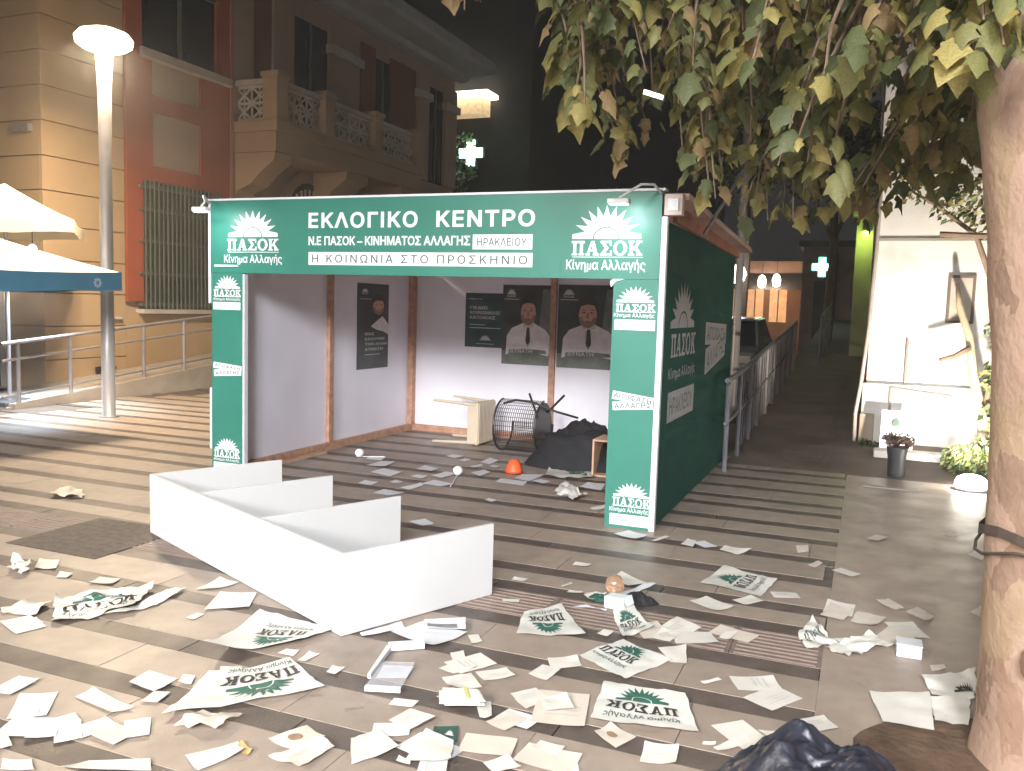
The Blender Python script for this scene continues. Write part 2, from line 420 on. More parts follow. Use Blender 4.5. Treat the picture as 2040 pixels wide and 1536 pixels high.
# ================================================================== LEFT CORNER BUILDING
FX = -12.2
bl = thing('corner_building', (-13.5, 17, 0), 'ochre and terracotta two-storey building with a balcony behind the booth', 'building')
MB().box(-20, FX, 10.0, 24.5, 0, 8.45).build('wall', LILAC, bl)
# coursed ochre corner (front face turned to the square and the return)
zs = [.05, .52, 1.06, 1.60, 2.14, 2.68, 3.22, 3.76, 4.30, 4.84, 5.38, 5.92, 6.46, 7.0, 7.54, 8.08, 8.44]
for a, c in zip(zs[:-1], zs[1:]):
    MB().box(FX, FX+.05, 9.95, 11.58, a+.008, c-.008).build('stone_course', OCHRE, bl, bevel=.006)
    x1 = FX-.002
    x0 = -13.0 if a < 2.5 else -20
    MB().box(x0, x1, 9.95, 10.0, a+.008, c-.008).build('stone_course', OCHRE, bl, bevel=.006)
# ochre band below the barred window
MB().box(FX, FX+.045, 11.585, 14.3, .05, 1.30).build('plinth_panel', OCHRE, bl)
MB().box(FX, FX+.04, 14.3, 24.4, .05, 4.3).build('plinth_panel', LILAC, bl)
# dark doorway in the front face with a pale jamb
MB().box(-14.3, -13.14, 9.93, 9.99, .05, 2.4).build('door', GLASSD, bl)
MB().box(-13.13, -13.01, 9.90, 9.99, .05, 2.5).build('door_jamb', STONEW, bl)
# terracotta window bay
s = MB(); fr = FX+.09
s.box(FX, fr, 11.6, 11.97, 1.49, 8.44); s.box(FX, fr, 13.86, 14.24, 1.49, 8.44)
s.box(FX, fr, 11.97, 13.86, 3.66, 3.94); s.box(FX, fr, 11.97, 12.2, 3.94, 5.78); s.box(FX, fr, 13.42, 13.86, 3.94, 5.78)
s.box(FX, fr, 12.2, 13.42, 4.9, 5.2)
s.build('terracotta_surround', REDR, bl)
MB().box(FX, FX+.04, 12.2, 13.42, 3.94, 4.9).build('infill_panel', LILAC, bl)
MB().box(FX, FX+.04, 12.2, 13.42, 5.2, 5.78).build('infill_panel', LILAC, bl)
MB().box(FX, FX+.17, 11.9, 14.24, 5.79, 5.96).build('window_ledge', STONEW, bl, bevel=.02)
MB().box(FX, FX+.11, 14.245, 14.33, .3, 8.44).build('corner_strip', mat('pink_render', (.50, .24, .20), .85, .08, 2), bl)
wn = MB().box(FX, FX+.03, 11.975, 13.855, 5.97, 8.44).build('window', GLASSD, bl)
f = MB(); f.box(FX+.03, FX+.06, 12.88, 12.96, 5.97, 8.44); f.box(FX+.03, FX+.06, 11.975, 13.855, 7.3, 7.38)
f.build('frame', IRON, wn)
wn = MB().box(FX, FX+.03, 11.975, 13.855, 1.36, 3.655).build('window', mat('dim_glass', (.09, .10, .08), .3, .3, 3), bl)
f = MB()
for k in range(19): y = 11.93+k*.107; f.box(FX+.16, FX+.185, y, y+.02, 1.36, 3.66)
for z in (1.42, 1.98, 2.56, 3.12, 3.52): f.box(FX+.12, FX+.16, 11.85, 13.95, z, z+.05); f.box(FX+.03, FX+.12, 11.86, 11.90, z, z+.05); f.box(FX+.03, FX+.12, 13.9, 13.94, z, z+.05)
f.build('grille', IRON, wn)
MB().box(FX+.002, FX+.20, 11.86, 14.0, 1.28, 1.355).build('window_sill', STONEW, bl)
MB().box(FX+.05, FX+.12, 11.25, 11.45, 1.18, 1.22).build('wall_bracket', STONEW, bl)
# a small electrical box on the corner
MB().box(FX-.5, FX-.14, 9.86, 9.948, 4.12, 4.24).build('wall_fitting', STEEL, bl)

# balcony
BX = -11.05; BY0, BY1 = 14.36, 20.5
bal = MB()
bal.box(FX, BX, BY0, BY1, 4.95, 5.16); bal.box(FX, BX-.06, BY0+.05, BY1-.05, 4.55, 4.945)
bal = bal.build('balcony', BALC, bl)
bal['label'] = 'balcony with pale pierced balustrade over heavy corbels'
posts = [14.36, 16.02, 18.05, 20.14]
for y in posts:
    p = MB(); p.box(BX-.36, BX, y, y+.36, 5.165, 6.0); p.box(BX-.39, BX+.04, y-.03, y+.39, 6.0, 6.1)
    p.build('balustrade_post', BALC, bal, bevel=.01)
def lattice(p0, p1, z0, z1):
    p0 = Vector(p0); p1 = Vector(p1); d = p1-p0; L = d.length; d.normalize(); n = Vector((-d.y, d.x, 0)); b = MB()
    def bar(a, c, wd=.03, th=.05):
        a = Vector(a); c = Vector(c); q0 = p0+d*a.x+Vector((0,0,a.y)); q1 = p0+d*c.x+Vector((0,0,c.y)); b.tube([q0, q1], wd, 4)
    cnt = max(1, round(L/.37)); cw = L/cnt; zm = (z0+z1)/2
    for k in range(cnt):
        x = k*cw
        for a, c in ((z0, zm), (zm, z1)):
            bar((x, a), (x+cw, c)); bar((x+cw, a), (x, c)); bar((x+cw/2, a), (x+cw/2, c), .022)
        bar((x, z0), (x, z1), .024)
    for z in (z0, zm, z1): bar((0, z), (L, z), .035)
    return b
for a, c in zip(posts[:-1], posts[1:]):
    pn = lattice((BX-.18, a+.37, 0), (BX-.18, c-.01, 0), 5.22, 5.86).build('pierced_panel', STONEW, bal)
    MB().box(BX-.28, BX-.08, a+.365, c-.005, 5.885, 5.98).build('handrail', STONEW, bal)
lattice((FX+.02, BY0+.18, 0), (BX-.37, BY0+.18, 0), 5.22, 5.86).build('pierced_panel', STONEW, bal)
MB().box(FX+.01, BX-.365, BY0+.08, BY0+.28, 5.885, 5.99).build('handrail', STONEW, bal)
for y in (14.42, 17.0, 19.5):
    prof = [(FX, y, 4.54), (BX-.09, y, 4.54), (BX-.12, y, 4.38), (BX-.45, y, 4.15), (BX-.7, y, 3.92), (FX+.12, y, 3.8), (FX, y, 3.62)]
    MB().prism(prof, (0, .55 if y < 15 else .9, 0)).build('corbel', BALC, bal)
# arched opening under the balcony
def arch(y0, y1, z0, zs_, x, n=10):
    c = (y0+y1)/2; r = (y1-y0)/2
    return [(x, y0, z0)]+[(x, c-r*math.cos(math.pi*k/n), zs_+r*math.sin(math.pi*k/n)) for k in range(n+1)]+[(x, y1, z0)]
for y0, y1 in ((16.1, 17.55), (19.9, 21.3)):
    a = MB().prism(arch(y0-.25, y1+.25, 1.0, 3.55, FX+.045), (.10, 0, 0)).build('arch_surround', BALC, bl)
    MB().prism(arch(y0, y1, 1.0, 3.55, FX+.15), (.01, 0, 0)).build('opening', GLASSD, a)
    q = MB()
    for k in range(9):
        y = y0+.1+k*(y1-y0-.2)/8; hh = 3.50+math.sqrt(max(0, ((y1-y0)/2)**2-(y-(y0+y1)/2)**2))*.86
        q.box(FX+.165, FX+.185, y-.03, y+.03, 1.1, hh)
    q.build('fan_grille', SHUT, a)
# upper storey: pilasters, terracotta strips and tall dark openings
for y0, y1, m, d in ((14.34, 15.0, LILAC, .06), (15.0, 15.62, REDD, .03), (15.62, 16.32, LILAC, .10), (17.7, 18.5, LILAC, .10), (18.5, 19.1, LILAC, .03), (19.1, 19.8, REDD, .06), (20.6, 22.0, REDD, .03), (22.0, 22.7, LILAC, .1), (23.7, 24.5, LILAC, .1)):
    p = MB().box(FX, FX+d, y0, y1, 5.17, 8.1).build('pilaster', m, bl)
    if m is LILAC and y0 > 17: MB().box(FX, FX+d+.1, y0-.06, y1+.06, 7.42, 7.62).build('capital', STONEW, p)
for y0, y1 in ((16.33, 17.69), (19.81, 20.59), (22.71, 23.69)):
    wn = MB().box(FX, FX+.02, y0, y1, 5.17, 7.9).build('window', GLASSD, bl)
    MB().box(FX+.02, FX+.05, (y0+y1)/2-.04, (y0+y1)/2+.04, 5.17, 7.9).build('frame', IRON, wn)
cprof = [(FX, 9.0, 8.46), (FX+.25, 9.0, 8.5), (FX+.35, 9.0, 8.62), (-11.1, 9.0, 8.66), (-11.0, 9.0, 8.72), (-11.0, 9.0, 8.98), (FX, 9.0, 9.1)]
MB().prism(cprof, (0, 15.9, 0)).build('cornice', mat('cornice_stone', (.46, .46, .50), .8, .1, 2, .1, 60), bl)
MB().box(-20, FX, 9.2, 24.6, 8.5, 9.4).build('parapet', LILAC, bl)

# access ramp with a steel railing
RX0, RX1 = FX+.055, -10.86
b = MB(); b.hexa([(RX0,8.3,-.04),(RX1,8.3,-.04),(RX1,18,-.04),(RX0,18,-.04)], [(RX0,8.3,.005),(RX1,8.3,.005),(RX1,18,.88),(RX0,18,.88)])
rp = b.build('ramp', CONC); struct(rp)
b = MB(); b.hexa([(RX1-.1,8.35,-.02),(RX1+.06,8.35,-.02),(RX1+.06,18,-.02),(RX1-.1,18,-.02)], [(RX1-.1,8.35,.05),(RX1+.06,8.35,.05),(RX1+.06,18,.95),(RX1-.1,18,.95)])
b.build('ramp_kerb', CONC, rp)
def rz(y): return .05+(y-8.35)*.0933
rl = thing('ramp_railing', (-10.85, 12, rz(12)), 'grey steel railing climbing beside the access ramp at the ochre wall', 'railing')
for y in (8.45, 9.3, 10.7, 11.6, 12.6, 13.7, 14.9): MB().tube([(-10.85, y, rz(y)-.02), (-10.85, y, rz(y)+.84)], .028, 8).build('post', STEEL, rl)
for h, r in ((.85, .026), (.62, .02), (.12, .018)):
    MB().tube([(-10.85, 8.2, rz(8.2)+h), (-10.85, 15.2, rz(15.2)+h)], r, 8).build('rail', STEEL, rl)
tag(MB().lathe((-12.0, 11.0, rz(11.0)+.0), [(.01,0),(.14,.0),(.17,.07),(.15,.07),(.12,.02),(.01,.02)], 16).build('bowl', BMESH), 'black shallow bowl left on the ramp by the ochre wall', 'bowl')

# ================================================================== STREET LAMPS
CAPG = mat('cap_glow', (1, 1, 1), .4, 0, emit=((1, .85, .6), 9))
def street_lamp(loc, label, energy, color, gm, H=4.72, shaded=False):
    x, y = loc; t = thing('street_lamp', (x, y, 0), label, 'street lamp', 'tall street lamps of the square')
    MB().lathe((x, y, 0), [(.13, 0), (.13, .015), (.085, .02), (.082, 1.2), (.076, 3.4), (.085, H-.5), (.10, H-.12), (.12, H-.05)], 20).build('pole', POLEM, t, smooth=True)
    MB().lathe((x, y, H), [(.10, -.05), (.26, -.02), (.33, .03), (.335, .06), (.10, .07)], 48).build('diffuser', gm, t, smooth=True)
    MB().lathe((x, y, H), [(.336, .062), (.345, .10), (.29, .17), (.15, .22), (.01, .235)], 48).build('cap', CAPG, t, smooth=True)
    if shaded:
        l = light('lamp_light', 'AREA', (x, y, H-.055), energy, color, t, .56); l.data.shape = 'DISK'
    else:
        light('lamp_light', 'SPOT', (x+.16, y+.1, H-.2), energy, color, t, 1.0, rot=(0, 0, 0), spot=R(164), blend=.12)
    return t
street_lamp((-9.16, 8.43), 'lit street lamp with glowing flat disc head in front of the ochre building', 400, (1, .80, .55), GLOW, shaded=True)
COOLG = mat('cool_lamp_glow', (1,1,1), .4, 0, emit=((.95, .97, 1), 30))
street_lamp((1.2, -4.7), 'street lamp with flat disc head behind the viewer on the right', 3000, (.94, .96, 1), COOLG, H=5.3)
street_lamp((-4.8, -4.6), 'street lamp with flat disc head behind the viewer on the left', 1500, (1, .94, .86), COOLG, H=5.3)

street_lamp((-1.6, -11.0), 'unseen extra street lamp added farthest behind the viewer to soften shadows', 5200, (.97, .95, .95), COOLG, H=5.3)  # lamp added to brighten the booth interior and thin the shadows

# ================================================================== CAFE PARASOLS
def parasol(name, label, x0, x1, y0, y1, ze, zp, vh, mtop, mval, emblem=None, rot=0.):
    cx, cy = (x0+x1)/2, (y0+y1)/2
    t = thing(name, (cx, cy, 0), label, 'parasol')
    b = MB(); n = 8; e = []
    cs = [(cx+(a-cx)*math.cos(rot)-(c-cy)*math.sin(rot), cy+(a-cx)*math.sin(rot)+(c-cy)*math.cos(rot)) for a, c in ((x0,y0),(x1,y0),(x1,y1),(x0,y1))]
    for i in range(4):
        a, c = cs[i], cs[(i+1) % 4]
        for k in range(n): e.append((a[0]+(c[0]-a[0])*k/n, a[1]+(c[1]-a[1])*k/n, ze+.05*math.sin(math.pi*k/n)*-1+.02))
    N = len(e); rows = 5; vs = []
    for r_ in range(rows):
        f = r_/rows
        for p in e:
            vs.append((p[0]+(cx-p[0])*f, p[1]+(cy-p[1])*f, p[2]+(zp-p[2])*(f**1.12)))
    vs.append((cx, cy, zp)); fs = []
    for r_ in range(rows-1):
        for k in range(N): fs.append((r_*N+k, r_*N+(k+1) % N, (r_+1)*N+(k+1) % N, (r_+1)*N+k))
    for k in range(N): fs.append(((rows-1)*N+k, (rows-1)*N+(k+1) % N, len(vs)-1))
    b.add(vs, fs); cp = b.build('canopy', mtop, t, smooth=False)
    so_ = cp.modifiers.new('s', 'SOLIDIFY'); so_.thickness = .006
    b = MB()
    lo = [(p[0]+(p[0]-cx)*.004, p[1]+(p[1]-cy)*.004, p[2]-vh-.012*math.sin(k*1.7)) for k, p in enumerate(e)]
    up = [(p[0]+(p[0]-cx)*.003, p[1]+(p[1]-cy)*.003, p[2]+.006) for p in e]
    b.add(up+lo, [(k, (k+1) % N, N+(k+1) % N, N+k) for k in range(N)])
    v = b.build('valance', mval, t); so_ = v.modifiers.new('s', 'SOLIDIFY'); so_.thickness = .004
    MB().tube([(cx, cy, 0), (cx, cy, zp-.02)], .028, 10).build('pole', POLEM, t)
    MB().box(cx-.3, cx+.3, cy-.3, cy+.3, .0, .07).build('base', DPOLE, t, bevel=.01)
    for c in cs: MB().tube([(cx, cy, zp-.06), (c[0]+(cx-c[0])*.03, c[1]+(cy-c[1])*.03, ze-.01)], .012, 6).build('rib', POLEM, t)
    if emblem: emblem(v)
    return t
def flower(v):
    b = MB(); c = Vector((-8.13, 7.35, 1.73))
    for k in range(8):
        a = math.pi*2*k/8; d = Vector((0, math.cos(a), math.sin(a))); p = Vector((0, -math.sin(a), math.cos(a)))
        b.add([c+d*.015, c+d*.04+p*.016, c+d*.065, c+d*.04-p*.016], [(0,1,2,3)])
    b.build('flower_emblem', mat('pale_blue_print', (.45, .55, .68), .7, .05), v)
parasol('parasol', 'cafe parasol with white top and blue valance at the left edge', -11.1, -8.15, 4.75, 7.7, 1.84, 2.45, .2, CANVW, CANVB, flower)
pb = parasol('parasol', 'taller cream cafe parasol glowing under the street lamp', -12.15, -10.31, 7.68, 9.52, 2.56, 3.1, .15, CANVC, CANVC, rot=R(45))
lf = thing('hanging_lamp', (-10.9, 8.75, 2.2), 'small white lamp hung below the cream parasol', 'lamp')
MB().lathe((-10.9, 8.75, 2.2), [(.01,-.09),(.05,-.07),(.065,-.02),(.05,.04),(.02,.07)], 14).build('bulb', LEDG, lf, smooth=True)
MB().tube([(-10.9, 8.75, 2.27), (-10.9, 8.75, 2.72)], .006, 6).build('cord', BMESH, lf)
light('bulb_light', 'SPOT', (-10.9, 8.75, 2.05), 420, (.72, .86, 1), lf, .07, rot=(R(-8), R(-10), 0), spot=R(92), blend=.7)

# ================================================================== ELECTION BOOTH
X0, X1, YF, YB = -5.385, -1.374, 6.083, 9.70
ZT, ZF = 2.44, 1.82       # top and bottom of the front fascia
LX1, RX0_ = -5.04, -1.715
bo = thing('booth', (-3.4, 7.9, 0), 'green and white election booth with lettered front fascia and open front', 'booth')
fas = MB().box(X0, X1-.011, YF, YF+.045, ZF, ZT).build('front_fascia', GREEN, bo)
pl = MB().box(X0+.01, LX1, YF+.003, YF+.045, .0, ZF-.002).build('front_post', GREEN, bo)
pr = MB().box(RX0_, X1-.011, YF+.003, YF+.045, .0, ZF-.002).build('front_post', GREEN, bo)
MB().box(X1-.009, X1+.034, YF-.004, YF+.046, .0, 2.262).build('corner_trim', WEDGE, bo, bevel=.006)
MB().box(X0-.025, X0-.002, YF-.004, YF+.046, 1.55, ZT-.01).build('corner_trim', WEDGE, bo, bevel=.004)
MB().box(X0-.012, X0+.008, YF-.004, YF+.046, .25, .8).build('corner_trim', WEDGE, bo, bevel=.004)
MB().box(LX1+.002, LX1+.02, YF+.003, YF+.05, .0, ZF-.01).build('post_edge', WEDGE, bo)
MB().box(X0-.03, X1+.01, YF-.008, YF+.09, ZT+.001, ZT+.018).build('top_edge', WEDGE, bo)
# walls: green outside, white inside
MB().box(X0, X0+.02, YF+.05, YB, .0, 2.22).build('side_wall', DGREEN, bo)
MB().box(X0+.021, X0+.04, YF+.05, YB-.03, .0, 2.2).build('wall_lining', WBOARD, bo)
MB().box(X0+.041, X1-.041, YB-.03, YB-.012, .0, 2.2).build('wall_lining', WBOARD, bo)
MB().box(X0+.021, X1-.021, YB-.011, YB, .0, 2.22).build('back_wall', DGREEN, bo)
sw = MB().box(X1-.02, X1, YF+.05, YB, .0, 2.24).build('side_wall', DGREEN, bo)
MB().box(X1-.04, X1-.021, YF+.05, YB-.03, .0, 2.2).build('wall_lining', WBOARD, bo)
# timber frame inside
iy = YB-.031; ix = X0+.041
for y in (7.8,): MB().box(ix, ix+.045, y, y+.07, .08, 2.2).build('stud', WOOD, bo)
MB().box(ix, ix+.07, iy-.09, iy, .08, 2.2).build('stud', WOOD, bo)
for x in (-3.47, ): MB().box(x, x+.07, iy-.045, iy, .08, 2.2).build('stud', WOOD, bo)
MB().box(X1-.11, X1-.042, iy-.06, iy, .08, 2.2).build('stud', WOOD, bo)
MB().box(ix, ix+.06, YF+.05, iy-.06, .0, .075).build('base_rail', WOOD, bo)
MB().box(ix, X1-.05, iy-.055, iy, .0, .075).build('base_rail', WOOD, bo)
MB().box(ix+.07, ix+.16, 6.6, 7.6, .001, .02).build('loose_batten', PLYW, bo)
for z in (1.95,): MB().box(ix, X1-.05, YF+.047, YF+.09, z, z+.07).build('header', WOOD, bo)
# roof: thin sloping panel that overhangs on the right
b = MB(); b.hexa([(X0-.03,YF+.095,2.385),(X1+.16,YF+.095,2.385),(X1+.16,YB+.1,2.26),(X0-.03,YB+.1,2.26)], [(X0-.03,YF+.095,2.43),(X1+.16,YF+.095,2.43),(X1+.16,YB+.1,2.30),(X0-.03,YB+.1,2.30)])
b.build('roof', ROOFM, bo)
b = MB(); b.hexa([(X1+.005,YF+.3,2.25),(X1+.04,YF+.3,2.25),(X1+.04,YB,2.2),(X1+.005,YB,2.2)], [(X1+.005,YF+.3,2.378),(X1+.04,YF+.3,2.378),(X1+.04,YB,2.26),(X1+.005,YB,2.26)])
b.build('roof_batten', mat('rust_batten', (.36, .13, .06), .7, .2, 8), bo)
b = MB(); b.box(X1+.002, X1+.13, YF+.01, YF+.09, 2.27, 2.42); fx = b.build('roof_end_box', mat('pinkish_board', (.62, .50, .45), .6, .08), bo, bevel=.006)
MB().box(X1+.03, X1+.105, YF-.004, YF+.009, 2.30, 2.385).build('socket', WPRINT, fx, bevel=.004)

# --- print on the booth
NF = Vector((0, -1, 0))
def fr(px0, px1, pyt, pyb):
    pc = (pyt+pyb)/2; a = PY(px0, pc, YF).x; c = PY(px1, pc, YF).x; m = (px0+px1)/2
    return a, c, PY(m, pyb, YF).z, PY(m, pyt, YF).z
def front(name, shape, q, m, parent, off=.003, rot=0.):
    x0, x1, z0, z1 = fr(*q); ax = Vector((x1-x0, 0, 0)); ay = Vector((0, 0, z1-z0)); o = Vector((x0, YF, z0))
    if rot:
        c, s_ = math.cos(rot), math.sin(rot); ax = Vector(((x1-x0)*c, 0, (x1-x0)*s_)); ay = Vector((-(z1-z0)*s_, 0, (z1-z0)*c))
    return print_on(name, shape, o, ax, ay, NF, off, m, parent)
T = text_shape
front('lettering', T('ΕΚΛΟΓΙΚΟ  ΚΕΝΤΡΟ', .032, 1.16), (615, 1066, 420, 453), WPRINT, fas)
front('lettering', T('Ν.Ε ΠΑΣΟΚ – ΚΙΝΗΜΑΤΟΣ ΑΛΛΑΓΗΣ', .03, .98), (615, 937, 470, 489), WPRINT, fas)
bx = front('text_box', RECT, (942, 1061, 467, 497), WPRINT, fas)
front('lettering', T('ΗΡΑΚΛΕΙΟΥ', .010, 1.05), (951, 1050, 474, 490), TINK, fas, .0045)
front('text_box', RECT, (615, 1061, 503, 530), WPRINT, fas)
front('lettering', T('Η ΚΟΙΝΩΝΙΑ ΣΤΟ ΠΡΟΣΚΗΝΙΟ', .010, 1.35), (622, 1051, 508, 525), TINK, fas, .0045)
def logo(parent, q, name=True, box=None, off=.003):
    sx0, sx1, st, sb, wt, wb, s0, s1, tt, tb = q
    front('sun_emblem', SUN, (sx0, sx1, st, sb), WPRINT, parent, off)
    front('emblem_arc', ARC, (sx0, sx1, st, sb), GREEN, parent, off+.0015)
    front('lettering', WORD, (sx0-2, sx1+3, wt, wb), WPRINT, parent, off)
    front('rule', RECT, (sx0-1, sx1+2, (wb+tt)/2-1.2, (wb+tt)/2), WPRINT, parent, off)
    front('lettering', T('Κίνημα Αλλαγής', .014, 1.0), (s0, s1, tt, tb), WPRINT, parent, off)
    if box:
        front('text_box', RECT, box, WPRINT, parent, off)
        front('lettering', T('ΗΡΑΚΛΕΙΟΥ', .012, 1.05), (box[0]+6, box[1]-6, box[2]+4, box[3]-4), mat('faint_ink', (.22, .30, .29), .6, .05), parent, off+.0015)
logo(fas, (455, 554, 418, 472, 476, 499, 447, 562, 507, 528))
logo(fas, (1141, 1279, 408, 476, 480, 509, 1128, 1286, 517, 543))
logo(pr, (1229, 1304, 570, 603, 606, 621, 1223, 1304, 624, 634), box=(1224, 1305, 637, 658), off=.001)
logo(pr, (1222, 1294, 962, 991, 993, 1010, 1214, 1292, 1012, 1023), box=(1214, 1294, 1026, 1048), off=.001)
logo(pl, (428, 478, 548, 575, 577, 590, 426, 479, 593, 600), box=(425, 479, 602, 617), off=.001)
logo(pl, (429, 476, 872, 896, 897, 911, 427, 477, 913, 920), box=(426, 477, 922, 934), off=.001)
def strips(parent, qa, qb, ra, rb):
    front('strip_label', RECT, qa, WPRINT, parent, .001, ra); front('lettering', T('ΑΠΟΦΑΣΗ', .022, 1.1), (qa[0]+3, qa[1]-3, qa[2]+3, qa[3]-3), TINK, parent, .0025, ra)
    front('strip_label', RECT, qb, WPRINT, parent, .0015, rb); front('lettering', T('ΑΛΛΑΓΗΣ', .022, 1.1), (qb[0]+3, qb[1]-3, qb[2]+3, qb[3]-3), TINK, parent, .003, rb)
strips(pr, (1219, 1301, 780, 797), (1221, 1301, 803, 820), R(-7), R(5))
strips(pl, (425, 481, 722, 734), (427, 481, 738, 751), R(-5), R(4))
# a curled white corner and a peeling strip on the posts
MB().prism([PY(1216,560,YF-.001), PY(1222,556,YF-.001), PY(1245,556,YF-.001), PY(1228,560,YF-.001), PY(1217,572,YF-.001)], (0,-.002,0)).build('peeling_edge', WPRINT, pr)
MB().prism([PY(427,527,YF-.004), PY(470,528,YF-.004), PY(476,531,YF-.004), PY(427,531,YF-.004)], (0,-.002,0)).build('peeling_edge', WPRINT, fas)
# side wall print
NS = Vector((1, 0, 0))
def side(name, shape, px0, px1, pt, pb, m, off=.003, dz=0.):
    y0 = PX(px0, (pt+pb)/2, X1).y; y1 = PX(px1, (pt+pb)/2, X1).y; z1 = PX((px0+px1)/2, pt, X1).z; z0 = PX((px0+px1)/2, pb, X1).z
    return print_on(name, shape, (X1, y0, z0), (0, y1-y0, dz), (0, 0, z1-z0), NS, off, m, sw)
SPRINT = mat('shaded_print', (.48, .46, .45), .85, .06, 5, spec=.15)  # white print greyed to carry the side wall's dimness
side('sun_emblem', SUN, 1337, 1384, 560, 653, SPRINT); side('emblem_arc', ARC, 1337, 1384, 560, 653, DGREEN, .0045)
side('lettering', WORD, 1336, 1384, 664, 708, SPRINT)
side('lettering', T('Κίνημα Αλλαγής', .01, 1.0), 1331, 1383, 728, 754, SPRINT)
side('text_box', RECT, 1329, 1380, 774, 830, SPRINT); side('lettering', T('ΗΡΑΚΛΕΙΟΥ', .012, 1.0), 1333, 1377, 785, 818, TINK, .0045)
side('strip_label', RECT, 1405, 1446, 641, 683, SPRINT, dz=-.03); side('lettering', T('ΑΠΟΦΑΣΗ', .01, 1.0), 1408, 1444, 648, 676, TINK, .0045, dz=-.03)
side('strip_label', RECT, 1404, 1442, 692, 740, SPRINT, .0035, dz=.14); side('lettering', T('ΑΛΛΑΓΗΣ', .01, 1.0), 1407, 1440, 700, 733, TINK, .005, dz=.14)

# --- gooseneck sign lamps clipped to the top corners
def arm_lamp(label, xb, hx, zz):
    t = thing('arm_lamp', (xb, YF, zz), label, 'lamp', 'sign lamps on the booth')
    d = 1 if hx > xb else -1
    pts = [(xb, YF-.01, zz), (xb+d*.03, YF-.10, zz+.05), (xb+d*.10, YF-.19, zz+.04), (xb+d*.17, YF-.25, zz-.02), (hx, YF-.27, zz-.06)]
    MB().tube(pts, .009, 8).build('arm', WEDGE, t, smooth=True)
    b = MB(); b.box(hx-.075, hx+.075, YF-.31, YF-.23, zz-.10, zz-.065); b.build('lamp_head', WPRINT, t, bevel=.008)
    b = MB(); b.box(hx-.06, hx+.06, YF-.30, YF-.24, zz-.106, zz-.101); b.build('led_panel', LEDG, t)
    a = light('led_light', 'AREA', (hx, YF-.28, zz-.115), 2.2, (.92, .97, 1), t, .1); aim(a, (hx, YF+.02, zz-.5))
arm_lamp('white gooseneck lamp at the right top corner of the booth sign', X1-.02, X1-.25, 2.42)
arm_lamp('white gooseneck lamp at the left top corner of the booth sign', X0-.01, X0+.14, 2.42)
MB().box(0,0,0,0,0,0)
b = MB(); b.tube([PX(1400, 470, X1+.15), (-1.15, 7.6, 2.62), (-1.05, 7.9, 2.95)], .014, 6)
tag(b.build('roof_rod', STEEL), 'thin pale rod sticking up from the booth roof edge', 'rod')

# --- posters
def ell(cx, cy, rx, ry, n=18, a0=0, a1=2*math.pi):
    vs = [(cx, cy, 0)]+[(cx+rx*math.cos(a0+(a1-a0)*k/n), cy+ry*math.sin(a0+(a1-a0)*k/n), 0) for k in range(n+1)]
    return vs, [(0, k, k+1) for k in range(1, n+1)]
def poly(*p): return [(a, b_, 0) for a, b_ in p], [tuple(range(len(p)))]
PBG = mat('poster_dark', (.055, .062, .06), .45, .35, 5); PBG2 = mat('poster_teal', (.03, .075, .08), .45, .2, 5)
SKIN = mat('poster_skin', (.62, .37, .28), .5, .12, 22); HAIR = mat('poster_hair', (.05, .035, .03), .5, .2, 22)
STUB = mat('poster_stubble', (.34, .19, .14), .5, .2, 30)
SHIRT = mat('poster_shirt', (.80, .76, .78), .5, .1, 12); TIE = mat('poster_tie', (.04, .035, .045), .5, .2)
PGREY = mat('poster_grey', (.17, .19, .17), .5, .3, 6); PWHT = mat('poster_white', (.62, .63, .63), .5, .05)
def poster(label, o, ax, ay, nrm, items, bgm, th=.004):
    o = Vector(o); ax = Vector(ax); ay = Vector(ay); nrm = Vector(nrm)
    t = thing('poster', o, label, 'poster')
    b = MB(); b.hexa([o, o+ax, o+ax+nrm*th, o+nrm*th], [o+ay, o+ax+ay, o+ax+ay+nrm*th, o+ay+nrm*th]); b.build('sheet', bgm, t)
    for k, (nm, sh, q, m) in enumerate(items):
        x0, x1, y0, y1 = q
        print_on(nm, sh, o+ax*x0+ay*y0, ax*(x1-x0), ay*(y1-y0), nrm, th+.0006*(k+1), m, t)
    return t
U = (0, 1, 0, 1)
